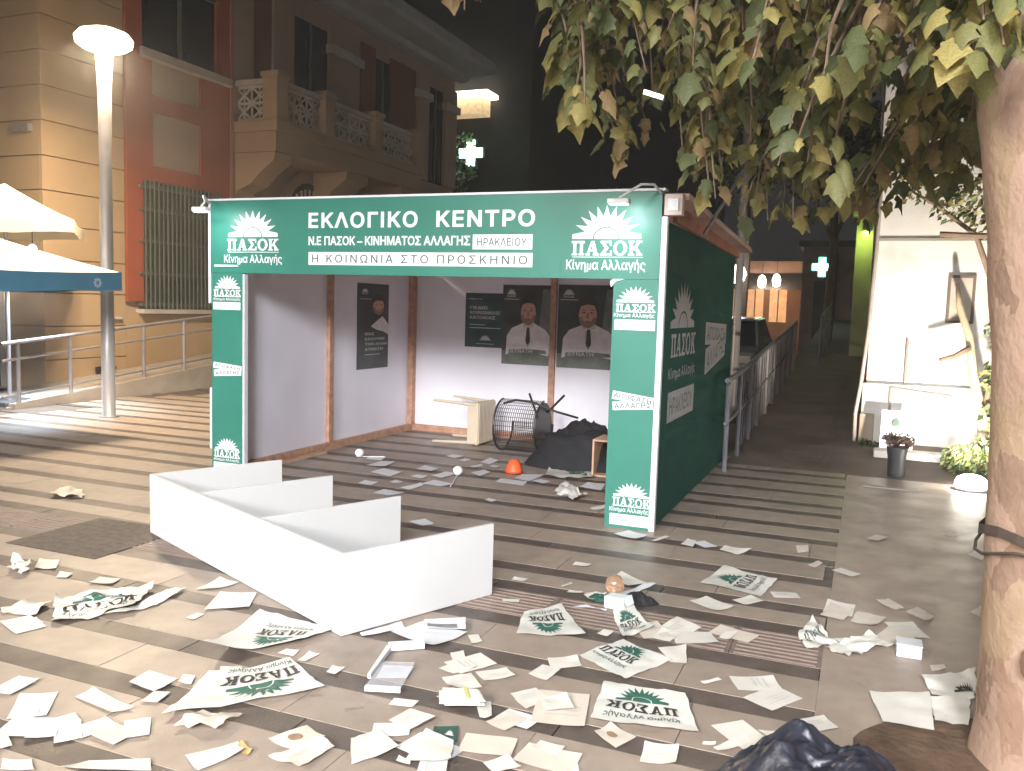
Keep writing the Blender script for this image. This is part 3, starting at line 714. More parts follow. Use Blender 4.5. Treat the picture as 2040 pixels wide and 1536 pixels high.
def man(mirror=False, head=(.52, .66)):
    hx, hy = head
    return [('backdrop', poly((.0,.0),(1,.0),(1,.16),(.6,.2),(.0,.17)), U, PGREY),
     ('backdrop', poly((.72,.3),(.95,.3),(.95,.95),(.8,.95)), U, PGREY),
     ('figure', poly((.08,.12),(.10,.36),(.20,.46),(.40,.52),(.66,.52),(.86,.45),(.97,.36),(1.0,.22),(.92,.12),(.6,.17),(.3,.15)), U, SHIRT),
     ('figure', poly((.43,.48),(.62,.48),(.60,.60),(.45,.60)), U, SKIN),
     ('figure', poly((.40,.52),(.52,.46),(.66,.52),(.62,.54),(.52,.485),(.44,.54)), U, PWHT),
     ('figure', ell(hx, hy+.06, .175, .165), U, HAIR),
     ('figure', ell(hx, hy-.005, .15, .155), U, SKIN),
     ('figure', ell(hx, hy-.02, .15, .14, 16, math.pi*1.04, math.pi*1.96), U, STUB),
     ('figure', ell(hx, hy-.035, .085, .065), U, SKIN),
     ('figure', poly((hx-.15,hy+.06),(hx-.155,hy+.14),(hx-.05,hy+.19),(hx+.1,hy+.175),(hx+.155,hy+.13),(hx+.15,hy+.06),(hx+.12,hy+.105),(hx,hy+.12),(hx-.11,hy+.10)), U, HAIR),
     ('figure', ell(hx, hy-.085, .05, .011), U, mat('poster_lip', (.36, .15, .12), .5, .1)),
     ('figure', poly((hx-.015,hy+.02),(hx+.012,hy+.02),(hx+.025,hy-.045),(hx-.025,hy-.045)), U, STUB),
     ('figure', ell(hx-.062, hy+.022, .028, .008), U, HAIR), ('figure', ell(hx+.062, hy+.022, .028, .008), U, HAIR),
     ('figure', poly((hx-.10,hy+.046),(hx-.03,hy+.05),(hx-.03,hy+.058),(hx-.10,hy+.056)), U, STUB),
     ('figure', poly((hx+.03,hy+.05),(hx+.10,hy+.046),(hx+.10,hy+.056),(hx+.03,hy+.058)), U, STUB),
     ('figure', poly((.50,.47),(.55,.47),(.57,.30),(.525,.22),(.48,.30)), U, TIE),
     ('figure', poly((.14,.13),(.9,.15),(.88,.19),(.5,.205),(.16,.185)), U, PGREY),
     ('sun_emblem', SUN, (.09, .27, .88, .955), PWHT), ('lettering', WORD, (.09, .27, .845, .87), PWHT), ('rule', RECT, (.04, .33, .815, .825), PWHT),
     ('lettering', T('ΤΗΝ ΑΛΛΑΓΗ', .02), (.18, .56, .225, .262), PWHT), ('lettering', T('ΔΥΝΑΤΗ', .02), (.18, .62, .15, .20), PWHT)]
yw = iy-.001
def back(px0, px1, pt, pb):
    pc = (pt+pb)/2; m = (px0+px1)/2
    return PY(px0, pc, yw).x, PY(px1, pc, yw).x, PY(m, pb, yw).z, PY(m, pt, yw).z
x0, x1, z0, z1 = back(1001, 1101, 568, 727)
poster('dark poster of a man in white shirt and tie left of the back stud', (x0, yw-.001, z0), (x1-x0,0,0), (0,0,z1-z0), NF, man(), PBG)
x0, x1, z0, z1 = back(1111, 1232, 568, 735)
poster('dark poster of a man in white shirt and tie right of the back stud', (x0, yw-.001, z0), (x1-x0,0,0), (0,0,z1-z0), NF, man(head=(.50, .65)), PBG)
x0, x1, z0, z1 = back(927, 1006, 584, 692)
poster('teal text poster partly behind the left portrait poster', (x0, yw+.0, z0), (x1-x0,0,0), (0,0,z1-z0), (0,-1,0), [
  ('rule', RECT, (.07,.42,.885,.895), PWHT), ('lettering', T('ΠΕΔΙΟ', .02), (.12,.56,.70,.76), PWHT), ('lettering', T('ΚΟΙΝΩΝΙΚΗΣ', .02), (.12,.88,.61,.67), PWHT), ('lettering', T('ΚΑΤΟΙΚΙΑΣ', .02), (.12,.76,.52,.58), PWHT),
  ('rule', RECT, (.12,.5,.41,.425), PWHT), ('rule', RECT, (.12,.9,.35,.365), PWHT), ('sun_emblem', SUN, (.38,.66,.13,.235), PWHT), ('rule', RECT, (.30,.74,.06,.07), PWHT)], PBG2, th=.0008)
xw = ix+.001
ya, yb = PX(711, 650, xw).y, PX(773, 650, xw).y; za, zb = PX(740, 734, xw).z, PX(740, 565, xw).z
poster('narrow dark campaign poster with a bearded man on the left inner wall', (xw, ya, za), (0,yb-ya,0), (0,0,zb-za), (1,0,0), [
  ('figure', poly((.42,.50),(.60,.56),(.80,.62),(1.0,.52),(1.0,.40),(.8,.44),(.6,.46)), U, SHIRT),
  ('figure', ell(.68,.79,.22,.095), U, HAIR), ('figure', ell(.66,.735,.18,.10), U, SKIN), ('figure', ell(.66,.73,.18,.095,14,math.pi*1.04,math.pi*1.96), U, STUB), ('figure', ell(.66,.722,.10,.045), U, SKIN),
  ('figure', poly((.47,.77),(.48,.82),(.6,.85),(.8,.845),(.87,.80),(.85,.76),(.8,.80),(.6,.805)), U, HAIR), ('figure', ell(.64,.69,.06,.006), U, STUB), ('figure', ell(.58,.752,.035,.005), U, HAIR), ('figure', ell(.74,.752,.035,.005), U, HAIR),
  ('sun_emblem', SUN, (.12,.32,.90,.945), PWHT), ('lettering', WORD, (.12,.32,.875,.893), PWHT), ('rule', RECT, (.06,.42,.815,.822), PWHT),
  ('lettering', T('ΜΑΣ', .02), (.22,.52,.395,.43), PWHT), ('lettering', T('ΚΑΛΟΥΜΕ', .02), (.22,.86,.335,.37), PWHT), ('lettering', T('ΤΗΝ ΑΛΛΗ', .02), (.22,.92,.275,.31), PWHT), ('lettering', T('ΔΥΝΑΤΗ', .02), (.22,.80,.215,.25), PWHT), ('rule', RECT, (.22,.7,.165,.172), PWHT)], PBG)

# ================================================================== FALLEN WHITE SHELF UNIT
A, B_, C = Vector((-4.41, 4.39, 0)), Vector((-2.235, 3.41, 0)), Vector((-1.84, 4.30, 0))
du = (B_-A).normalized(); dv = Vector((-du.y, du.x, 0)); L = (B_-A).length; D = .97; Hs = .405; th = .022
sh = thing('shelf_unit', (A+B_)/2, 'white shelf unit tipped over on the paving in front of the booth', 'shelf unit')
def plank(p, q, nrm, name, parent, h0=.004, h1=Hs):
    p = Vector(p); q = Vector(q); nv = Vector(nrm)*th
    b = MB(); b.hexa([p+Vector((0,0,h0)), q+Vector((0,0,h0)), q+nv+Vector((0,0,h0)), p+nv+Vector((0,0,h0))], [p+Vector((0,0,h1)), q+Vector((0,0,h1)), q+nv+Vector((0,0,h1)), p+nv+Vector((0,0,h1))])
    return b.build(name, WLAM, parent, bevel=.0015)
plank(A, B_, dv, 'side_panel', sh)
for k, nm in enumerate(('end_panel', 'shelf_board', 'shelf_board', 'end_panel')):
    f = (0, .30, .635, 1)[k]; base = A+du*((L-th)*f)+dv*(th+.0005)
    h1 = Hs if k in (0, 3) else Hs-.003
    plank(base, base+dv*(D-th), du, nm, sh, h1=h1)

for k in range(4):
    f = (0, .30, .635, 1)[k]
    for h in (.08, .20, .33):
        q = A+du*(min(L-.012, max(.012, (L-th)*f+th/2)))-dv*.0006; b = MB(); b.tube([q+Vector((0,0,h)), q-dv*.0008+Vector((0,0,h))], .006, 10); b.build('screw_cap', mat('screw_grey', (.45, .45, .44), .5, .1), sh)
for k in (1, 2):
    for fx in (.35, .7):
        q = A+du*((L-th)*(0, .30, .635)[k]-.0006)+dv*D*fx; b = MB(); b.tube([q+Vector((0,0,.30)), q-du*.0008+Vector((0,0,.30))], .004, 8); b.build('peg_hole', BMESH, sh)

# ================================================================== THINGS INSIDE THE BOOTH
st = thing('stool', (-4.25, 9.1, 0), 'cream slatted plastic stool tipped on its side inside the booth', 'stool')
b = MB(); b.box(-4.06, -4.02, 8.86, 9.34, .012, .50); b.build('seat', CREAM, st, bevel=.012)
b = MB()
for k in range(12): y = 8.88+k*.039; b.box(-4.02, -4.012, y, y+.02, .03, .485)
b.build('seat_ridges', CREAM, st)
b = MB(); b.box(-4.16, -4.06, 8.875, 8.893, .03, .48); b.box(-4.16, -4.06, 9.307, 9.325, .03, .48); b.box(-4.16, -4.06, 8.893, 9.307, .03, .048); b.box(-4.16, -4.06, 8.893, 9.307, .462, .48)
b.build('apron', CREAM, st)
for y, z, dz in ((8.89, .035, -.012), (9.31, .035, -.012), (8.89, .47, .03), (9.31, .47, .03)):
    MB().tube([(-4.07, y, z), (-4.58, y+(y-9.1)*.25, max(.016, z+dz))], [.022, .014], 8).build('leg', CREAM, st)
ch = thing('mesh_chair', (-3.4, 8.75, 0), 'overturned black metal mesh armchair with its legs in the air', 'chair')
b = MB(); n = 26; cx, cy, cz, rr = -3.42, 8.78, .30, .285
for k in range(n+1):
    a = R(95)+R(265)*k/n; p = Vector((cx, cy+rr*math.cos(a), cz+rr*math.sin(a)))
    b.tube([p+Vector((-.25, 0, 0)), p+Vector((.22, 0, 0))], .0035, 4)
for j in range(21):
    x = -.25+j*.0235; b.tube([(cx+x, cy+rr*math.cos(R(95)+R(265)*k/n), cz+rr*math.sin(R(95)+R(265)*k/n)) for k in range(n+1)], .0035, 4)
tag(b.build('mesh_shell', BMESH, ch), kind='stuff')
for x in (-.255, .225): MB().tube([(cx+x, cy+rr*math.cos(R(95)+R(265)*k/n), cz+rr*math.sin(R(95)+R(265)*k/n)) for k in range(n+1)], .012, 6).build('rim', BMESH, ch)
b = MB(); b.prism([(cx+.2, cy+.27*math.cos(R(a)), cz+.27*math.sin(R(a))) for a in range(0, 360, 18)], (.02, 0, 0)); b.build('seat', BMESH, ch)
for q in ([(-3.2, 8.6, .42), (-3.33, 8.66, .67)], [(-3.2, 8.9, .45), (-2.98, 8.8, .66)], [(-3.2, 8.55, .2), (-2.9, 8.45, .25)], [(-3.2, 9.0, .2), (-2.9, 9.1, .24)]):
    MB().tube(q, .013, 6).build('leg', BMESH, ch)
MB().tube([(-3.6, 8.6, .55), (-3.45, 8.58, .60), (-3.25, 8.58, .585), (-3.0, 8.62, .50), (-2.78, 8.7, .44)], .012, 8).build('armrest', BMESH, ch, smooth=True)
def lump(name, m, c, rx, ry, h, seed, amp=.35, n=40, k=14, fold=5., par_=None):
    b = MB(); vs = []; fs = []
    for j in range(k+1):
        f = j/k
        for i in range(n):
            a = 2*math.pi*i/n; d = Vector((math.cos(a)*f*2.2+seed, math.sin(a)*f*2.2, seed*.3))
            q = 1+amp*.5*noise.noise(Vector((math.cos(a)*1.3+seed, math.sin(a)*1.3, seed)))
            z = h*(1-f**2.2)*(1+amp*noise.noise(d*1.2))+h*.16*noise.noise(d*fold*.6)*(1-f**4)+h*.10*abs(noise.noise(d*fold*1.6))*(1-f**6)
            vs.append((c[0]+rx*f*q*math.cos(a), c[1]+ry*f*q*math.sin(a), max(c[2]+.004, c[2]+z)))
    for j in range(k):
        for i in range(n): fs.append((j*n+i, j*n+(i+1) % n, (j+1)*n+(i+1) % n, (j+1)*n+i))
    b.add(vs, fs); return b.build(name, m, par_, smooth=True)
tag(lump('cloth_heap', BLACKF, (-2.60, 8.35, 0), .62, .42, .40, 3.1), 'heap of black cloth dumped on the booth floor', 'cloth')
wb = thing('wooden_box', (-2.2, 8.0, 0), 'open raw plywood box on its side behind the right front post', 'box')
bx0, bx1, by0, by1, bz1 = -2.36, -1.86, 7.86, 8.22, .36
for nm, q in (('board', (bx0, bx1, by0, by1, .003, .021)), ('board', (bx0, bx1, by0, by1, bz1-.018, bz1)), ('board', (bx0, bx0+.018, by0, by1, .0215, bz1-.0185)), ('board', (bx1-.018, bx1, by0, by1, .0215, bz1-.0185)), ('back_board', (bx0+.0185, bx1-.0185, by1-.012, by1, .0215, bz1-.0185))):
    MB().box(*q).build(nm, PLYW, wb)
b = MB(); b.lathe((-3.08, 7.66, .0), [(.09, .002), (.085, .03), (.055, .10), (.035, .125), (.01, .13)], 12)
tag(b.build('orange_cup', ORANGE, smooth=True), 'crushed orange plastic cup on the booth floor', 'cup')
for i, (px, py, sx, sy, lab) in enumerate(((716, 912, -4.55, 7.7, 'round white balloon stick lying near the left wall of the booth'), (912, 948, -3.3, 6.72, 'round white balloon stick lying in the middle of the booth floor'))):
    p = G(px, py); t = thing('balloon_stick', p, lab, 'balloon stick')
    MB().lathe(p, [(.004, .006), (.03, .012), (.048, .045), (.045, .07), (.025, .09), (.004, .094)], 16).build('ball', WPRINT, t, smooth=True)
    MB().tube([(p.x, p.y, .012), (sx, sy, .010)], .005, 6).build('stick', WPRINT, t)

# ================================================================== RIGHT-HAND RAILING, POLES, WALL
STEEL2 = mat('darker_steel', (.22, .21, .24), .55, .15, 10, metal=.3)  # darker grey steel for the alley railings
rl = thing('alley_railing', (-1.27, 9, 0), 'grey steel railing along the alley behind the booth', 'railing')
ys = [8.8, 9.7, 10.6, 11.5, 12.4, 13.3, 14.2, 15.2, 16.2, 17.2]
for y in ys:
    z = alley_z(y); MB().tube([(-1.25, y, z), (-1.25, y, z+.93)], .024, 8).build('post', STEEL2, rl)
for h, r in ((.93, .026), (.5, .018)):
    MB().tube([(-1.25, y, alley_z(y)+h) for y in [8.7]+ys], r, 8).build('rail', STEEL2, rl)
b = MB()
for k in range(36):
    y = 9.8+k*.21
    if all(abs(y-q) > .06 for q in ys): b.tube([(-1.25, y, alley_z(y)+.06), (-1.25, y, alley_z(y)+.92)], .008, 5)
tag(b.build('balusters', STEEL2, rl), kind='stuff')
rl = thing('far_railing', (-.9, 19, alley_z(19)), 'dark handrail higher up the alley near the lime wall', 'railing')
for y in (18.2, 19.8, 21.4, 23): MB().tube([(-.85, y, alley_z(y)), (-.85, y, alley_z(y)+1.0)], .025, 6).build('post', STEEL2, rl)
for h in (.98, .6): MB().tube([(-.85, y, alley_z(y)+h) for y in (18, 23.2)], .022, 6).build('rail', STEEL2, rl)
def plain_pole(loc, h, r, label):
    t = thing('utility_pole', (*loc, 0), label, 'pole', 'unlit poles behind the booth')
    MB().lathe((*loc, 0), [(r*1.25, 0), (r*1.2, .3), (r, .35), (r*.8, h)], 14).build('shaft', POLEM if r > .05 else DPOLE, t, smooth=True)
    MB().lathe((*loc, h), [(r, 0), (r*1.1, .02), (.01, .08)], 12).build('cap', DPOLE, t)
plain_pole((-1.76, 12.9), 4.6, .062, 'grey unlit pole rising right behind the booth roof')
plain_pole((-4.75, 17.0), 7.5, .04, 'thin dark pole behind the booth top right corner')

# whitewashed house at the alley mouth
wh = thing('whitewashed_house', (1.6, 12, 0), 'floodlit whitewashed house wall at the alley mouth behind the tree', 'house')
MB().box(.03, 6, 11.2, 16, 0, 6.4).build('wall', WALLW, wh)
MB().box(-.01, 2.6, 11.08, 11.198, 0, .82).build('plinth', WALLW, wh, bevel=.02)
MB().box(.035, 6, 11.17, 11.199, 2.50, 2.53).build('string_line', mat('grey_line', (.35, .32, .28), .8, .1), wh)
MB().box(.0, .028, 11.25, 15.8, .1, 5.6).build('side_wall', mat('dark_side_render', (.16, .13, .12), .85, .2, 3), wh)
b = MB(); b.tube([(-.06, 11.05, 0), (-.07, 11.02, .45), (-.03, 11.06, .8), (.02, 11.12, 1.5), (.045, 11.16, 2.4), (.05, 11.17, 3.6)], .022, 8); b.build('drain_pipe', mat('pipe_grey', (.45, .40, .38), .6, .1), wh, smooth=True)
nb = MB(); p = PY(1890, 548, 11.19); q = PY(1938, 645, 11.19)
nb.box(p.x, p.x+.03, 11.16, 11.198, q.z, p.z); nb.box(q.x-.03, q.x, 11.16, 11.198, q.z, p.z); nb.box(p.x+.03, q.x-.03, 11.16, 11.198, p.z-.03, p.z); nb.box(p.x+.03, q.x-.03, 11.16, 11.198, q.z, q.z+.03)
nb.build('niche_frame', mat('old_wood', (.16, .12, .10), .8, .2, 8), wh)
MB().box(p.x+.031, q.x-.031, 11.18, 11.198, q.z+.031, p.z-.031).build('niche_door', mat('grey_cream', (.5, .44, .38), .7, .1), wh)
for a in ([(.45, 11.16, .83), (.45, 11.16, 1.35)], [(.30, 11.05, .1), (.30, 11.05, .78)], [(.30, 11.05, .78), (.95, 11.05, .72)], [(.95, 11.05, .72), (1.0, 11.05, .55)]):
    MB().tube(a, .016, 6).build('conduit', mat('conduit_grey', (.30, .27, .26), .7, .1), wh)
b = MB(); b.box(-.02, .14, 11.0, 11.078, .02, .46); b.build('utility_box', mat('tan_metal', (.32, .25, .19), .6, .1), wh, bevel=.008)
# information board, slab bench and pedestal before the wall
ib = thing('notice_board', (.38, 10.66, 0), 'pale blue-white board with dark print leaning before the whitewashed wall', 'board')
p0, p1 = PY(1751, 890, 10.6), PY(1822, 826, 10.6)
b = MB(); b.hexa([(p0.x, 10.58, .10), (p1.x, 10.58, .10), (p1.x, 10.60, .10), (p0.x, 10.60, .10)], [(p0.x+.01, 10.70, .55), (p1.x, 10.70, .55), (p1.x, 10.72, .55), (p0.x+.01, 10.72, .55)])
b.build('panel', mat('board_pale', (.62, .70, .78), .5, .05), ib)
o = Vector((p0.x+.005, 10.577, .10)); ax = Vector((p1.x-p0.x, 0, 0)); ay = Vector((0, .12, .45)); nn = Vector((0, -.966, .26))
print_on('print', ell(.42, .70, .10, .10), o, ax, ay, nn, .003, KINK, ib); print_on('print', poly((.30,.60),(.55,.62),(.58,.76),(.44,.84)), o, ax, ay, nn, .0035, TINK, ib)
for f in (.25, .75): MB().box(p0.x+f*(p1.x-p0.x)-.015, p0.x+f*(p1.x-p0.x)+.015, 10.61, 10.68, 0.0, .30).build('foot', STEEL, ib)
bn = thing('slab_bench', (.52, 10.42, 0), 'low white slab bench in front of the whitewashed wall', 'bench')
MB().box(.15, .86, 10.25, 10.5, .055, .14).build('slab', WALLW, bn, bevel=.01)
for x in (.24, .70): MB().box(x, x+.08, 10.3, 10.46, 0, .054).build('support', DPOLE, bn)
ped = thing('pot_plant', (.355, 9.45, 0), 'slim dark pot with dry brown plant in front of the notice board', 'pot plant')
MB().lathe((.355, 9.45, 0), [(.075, 0), (.08, .02), (.085, .20), (.10, .29), (.10, .31), (.08, .31), (.07, .28)], 18).build('pot', mat('dark_bronze', (.05, .05, .055), .5, .2), ped, smooth=True)
DRY = [mat('dry_leaf', (.20, .13, .10), .8, .3, 12), mat('dry_leaf_dark', (.10, .06, .05), .8, .3, 12)]
PLANT_LATER = [ped]
tag(MB().box(.05, .55, 8.72, 8.80, .0, .012).build('floor_plank', mat('pale_plank', (.45, .40, .37), .7, .1), bevel=.003), 'pale thin plank lying flat on the side pavement', 'plank')

# ground floodlight
fl = thing('floodlight', (1.05, 9.12, 0), 'bright floodlight on the ground beside the tree trunk', 'floodlight')
fd = Vector((.0, .72, .69)).normalized(); fc = Vector((1.03, 9.12, .14))
b = MB(); b.lathe((1.0, 9.12, 0), [(.165, .0), (.165, .02), (.14, .035), (.10, .035)], 24); b.build('housing', STEEL, fl, smooth=False)
b = MB(); b.lathe((1.0, 9.12, .034), [(.138, 0), (.14, .03), (.125, .07), (.08, .10), (.01, .115)], 24); b.build('lens', FLOODG, fl, smooth=True)
a = light('flood_beam', 'SPOT', (1.0, 9.14, .30), 300, (1, .89, .72), fl, .06, spot=R(104), blend=.5); aim(a, (.95, 11.2, 1.75))

# lime-lit wall up the alley
lw = thing('lime_wall', (.3, 21, alley_z(20)), 'narrow wall glowing yellow-green up the alley', 'wall')
MB().box(-.34, .9, 20.2, 20.6, .5, 3.75).build('wall_body', YELW, lw)
MB().box(-.42, .95, 20.1, 20.65, 3.751, 3.85).build('coping', YELW, lw)
wl = thing('wall_lamp', (-.3, 20.0, 3.3), 'small yellow-green lamp on the lime wall', 'lamp')
MB().box(-.22, -.06, 20.08, 20.198, 3.42, 3.56).build('housing', DPOLE, wl)
MB().box(-.21, -.07, 20.09, 20.17, 3.405, 3.419).build('lens', mat('lime_glow', (1,1,1), .4, 0, emit=((.75, 1, .25), 12)), wl)
light('lime_light', 'POINT', (-.2, 19.75, 3.2), 7, (.72, 1, .2), wl, .08)

# ================================================================== FAR END OF THE STREET
WARM = mat('warm_window', (.8, .5, .3), .5, .3, 4, emit=((1, .55, .26), .25)); BULB = mat('warm_bulb', (1,1,1), .4, 0, emit=((1, .85, .62), 14)); BALL = mat('white_ball', (1,1,1), .4, 0, emit=((.97, .98, 1), 8))
SIGNB = mat('sign_glow', (1,1,1), .4, 0, emit=((.82, .92, 1), 3))
cf = thing('cafe', (-5, 34.5, 0), 'low lit cafe front at the far end of the street', 'building')
MB().box(-9, -2.2, 34.3, 38, 0, 3.6).build('wall', mat('cafe_wall', (.30, .18, .13), .8, .2, 2), cf)
for x in (-6.2, -5.2, -4.35, -3.5): 
    wn = MB().box(x, x+.62, 34.24, 34.29, 1.3, 2.75).build('window', WARM, cf); MB().box(x+.29, x+.33, 34.21, 34.239, 1.3, 2.75).build('frame', DPOLE, wn)
MB().box(-4.25, -3.3, 34.1, 34.235, 2.78, 3.05).build('sign', SIGNB, cf)
b = MB(); b.hexa([(-6.4,33.2,2.5),(-2.3,33.2,2.5),(-2.3,34.2,3.1),(-6.4,34.2,3.1)], [(-6.4,33.2,2.54),(-2.3,33.2,2.54),(-2.3,34.2,3.14),(-6.4,34.2,3.14)]); b.build('awning', mat('dark_awning', (.06, .05, .05), .8, .1), cf)
for px, py, lab in ((1518, 560, 'left of the two warm bulb lamps at the cafe front'), (1547, 558, 'right of the two warm bulb lamps at the cafe front')):
    p = PY(px, py, 33.0); t = thing('cafe_lamp', p, lab, 'lamp', 'warm lamps at the cafe front')
    MB().lathe(p, [(.01,-.26),(.12,-.2),(.15,0),(.1,.16),(.02,.22)], 12).build('bulb', BULB, t, smooth=True); MB().tube([p+Vector((0,0,.2)), p+Vector((0,.2,.7))], .015, 5).build('cord', DPOLE, t)
    light('cafe_light', 'POINT', p+Vector((0,-.1,-.4)), 14, (1, .6, .3), t, .1)
p = PY(1468, 546, 26); t = thing('globe_lamp', p, 'round white globe lamp beyond the right edge of the booth', 'lamp')
MB().lathe(p, [(.02,-.28),(.2,-.2),(.28,0),(.2,.2),(.02,.28)], 18).build('globe', BALL, t, smooth=True); MB().tube([(p.x, p.y, 0), (p.x, p.y, p.z-.27)], .04, 8).build('post', DPOLE, t)
ph = thing('pinkish_house', (-1.9, 31, 0), 'dim pinkish house with a dark door at the top of the street', 'house')
MB().box(-2.15, 1.5, 31, 36, 0, 3.9).build('wall', mat('pinkish_wall', (.32, .21, .18), .85, .2, 2, .2, 30), ph)
MB().box(-2.3, 1.6, 30.9, 36.1, 3.9, 4.1).build('roof_edge', mat('dark_tile', (.12, .08, .07), .8, .2), ph)
dr = MB().box(-1.75, -1.05, 30.93, 30.995, .8, 2.75).build('door', mat('dark_door', (.05, .035, .03), .6, .2), ph); MB().tube([(-1.14, 30.91, 1.8), (-1.14, 30.91, 1.95)], .015, 6).build('handle', STEEL, dr)
MB().box(-.5, .2, 30.95, 30.997, 1.9, 2.9).build('window', GLASSD, ph)
def cross_sign(p, s_, colr, e, label, name='cross_sign'):
    t = thing(name, p, label, 'sign'); m = mat('cross_glow_%d' % int(p.x*10), (1,1,1), .4, 0, emit=(colr, e)); m2 = mat('cross_core_%d' % int(p.x*10), (1,1,1), .4, 0, emit=((.75, 1, .9), e*1.6))
    a = s_*.36
    sh_ = [(-a,-s_),(a,-s_),(a,-a),(s_,-a),(s_,a),(a,a),(a,s_),(-a,s_),(-a,a),(-s_,a),(-s_,-a),(-a,-a)]
    MB().prism([p+Vector((x, 0, z)) for x, z in sh_], (0, .18, 0)).build('cross_body', DPOLE, t)
    k = .86; MB().prism([p+Vector((x*k, -.03, z*k)) for x, z in sh_], (0, .029, 0)).build('neon_outline', m, t)
    k = .5; MB().prism([p+Vector((x*k, -.05, z*k)) for x, z in sh_], (0, .019, 0)).build('neon_core', m2, t)
    MB().tube([p+Vector((0, .2, 0)), p+Vector((0, .9, 0))], .05, 6).build('bracket', DPOLE, t)
cross_sign(PY(1638, 532, 30.0), .36, (.1, 1, .45), 5, 'green lit pharmacy cross over the far pinkish house')
pc = PY(938, 305, 30); cross_sign(pc, .55, (.45, 1, .78), 5, 'white-green lit pharmacy cross high beyond the balcony')
light('cross_light', 'POINT', pc+Vector((.6, -.8, .3)), 8, (.4, 1, .75), None, .2)
# dark block behind the pharmacy cross, with a roof terrace that glows by emission
db = thing('dark_block', (-14, 36, 0), 'dark apartment block behind the lit pharmacy cross', 'building')
DKW = mat('dark_block_wall', (.03, .03, .032), .85, .2, 1)
MB().box(-26, -12.2, 31.0, 40, 0, 14).build('wall', DKW, db)
p0, p1 = PY(903, 195, 30.6), PY(985, 208, 30.6)
MB().box(p0.x-1.2, p1.x, 29.9, 30.95, p0.z-.1, p0.z+.05).build('glowing_ledge', mat('ledge_glow', (1,1,1), .5, 0, emit=((1, .88, .66), 3)), db)  # emission stands in for the light falling on the ledge
MB().box(p0.x-1.2, p1.x-.3, 30.2, 30.9, p0.z-.75, p0.z-.101).build('terrace_wall', mat('terrace_glow', (.75, .55, .35), .8, .3, 6, emit=((1, .68, .38), .28)), db)  # warm light put into the wall colour as weak emission
db = thing('far_tower', (-18, 70, 0), 'barely visible tall block against the night sky', 'building')
MB().box(-22, -12.5, 66, 80, 0, 29).build('wall', mat('far_wall', (.12, .12, .13), .9, .1, .3), db); MB().box(-20.5, -17, 68, 74, 29.01, 32).build('roof_hut', MATS['far_wall'], db)

tt = thing('street_tree', (-14.3, 29.2, 0), 'small street tree lit pale green by the pharmacy cross', 'tree')
MB().tube([(-14.3, 29.2, 0), (-14.25, 29.2, 3.5), (-14.3, 29.2, 6.6)], [.12, .09, .04], 8).build('trunk', mat('lit_bark', (.2, .18, .15), .8, .2), tt)
TREE_LATER = [tt]
# parked car below the railing
def car(loc, label):
    x, y = loc; t = thing('parked_car', (x, y, 0), label, 'car'); W = .83
    side_ = [(-1.9,.32),(-1.95,.6),(-1.85,.86),(-1.0,.95),(1.6,.98),(1.9,.9),(1.95,.5),(1.9,.32)]
    b = MB(); b.prism([(x-W, y+a, z) for a, z in side_], (2*W, 0, 0)); b.build('body', CARP, t, bevel=.05)
    b = MB(); q = [(-1.0,.955),(-.45,1.44),(1.1,1.49),(1.7,.985)]; n = len(q)
    b.add([(x-W+.05+(.12 if z > 1.1 else 0), y+a, z) for a, z in q]+[(x+W-.05-(.12 if z > 1.1 else 0), y+a, z) for a, z in q], [(3,2,1,0),(4,5,6,7)]+[(i,(i+1) % n,(i+1) % n+n,i+n) for i in range(n)])
    b.build('cabin', GLASSD, t)
    b = MB(); b.hexa([(x-W+.16,y-.5,1.445),(x+W-.16,y-.5,1.445),(x+W-.16,y+1.12,1.49),(x-W+.16,y+1.12,1.49)], [(x-W+.2,y-.42,1.485),(x+W-.2,y-.42,1.485),(x+W-.2,y+1.05,1.525),(x-W+.2,y+1.05,1.525)]); b.build('roof', CARP, t, bevel=.015)
    for sx in (-1, 1):
        MB().tube([(x+sx*(W-.06), y-1.0, .97), (x+sx*(W-.17), y-.45, 1.46)], .03, 6).build('pillar', CARP, t)
        h = MB().box(x+sx*.62-.15, x+sx*.62+.15, y-1.975, y-1.90, .66, .80).build('headlight', mat('headlight_lens', (.7, .7, .7), .15, .05), t, bevel=.02)
        MB().box(x+sx*.93-.09, x+sx*.93+.09, y-.78, y-.68, .98, 1.1).build('wing_mirror', BMESH, t, bevel=.02)
        for dy in (-1.25, 1.25):
            wl_ = MB(); wl_.tube([(x+sx*(W-.17), y+dy, .31), (x+sx*(W+.01), y+dy, .31)], .31, 20); wl_ = wl_.build('wheel', TYRE, t)
            MB().tube([(x+sx*(W+.011), y+dy, .31), (x+sx*(W+.025), y+dy, .31)], .2, 14).build('rim', STEEL, wl_)
    MB().box(x-.25, x+.25, y-1.985, y-1.952, .42, .53).build('number_plate', WPRINT, t)
car((-2.75, 18.6), 'pale grey parked car beyond the alley railing')

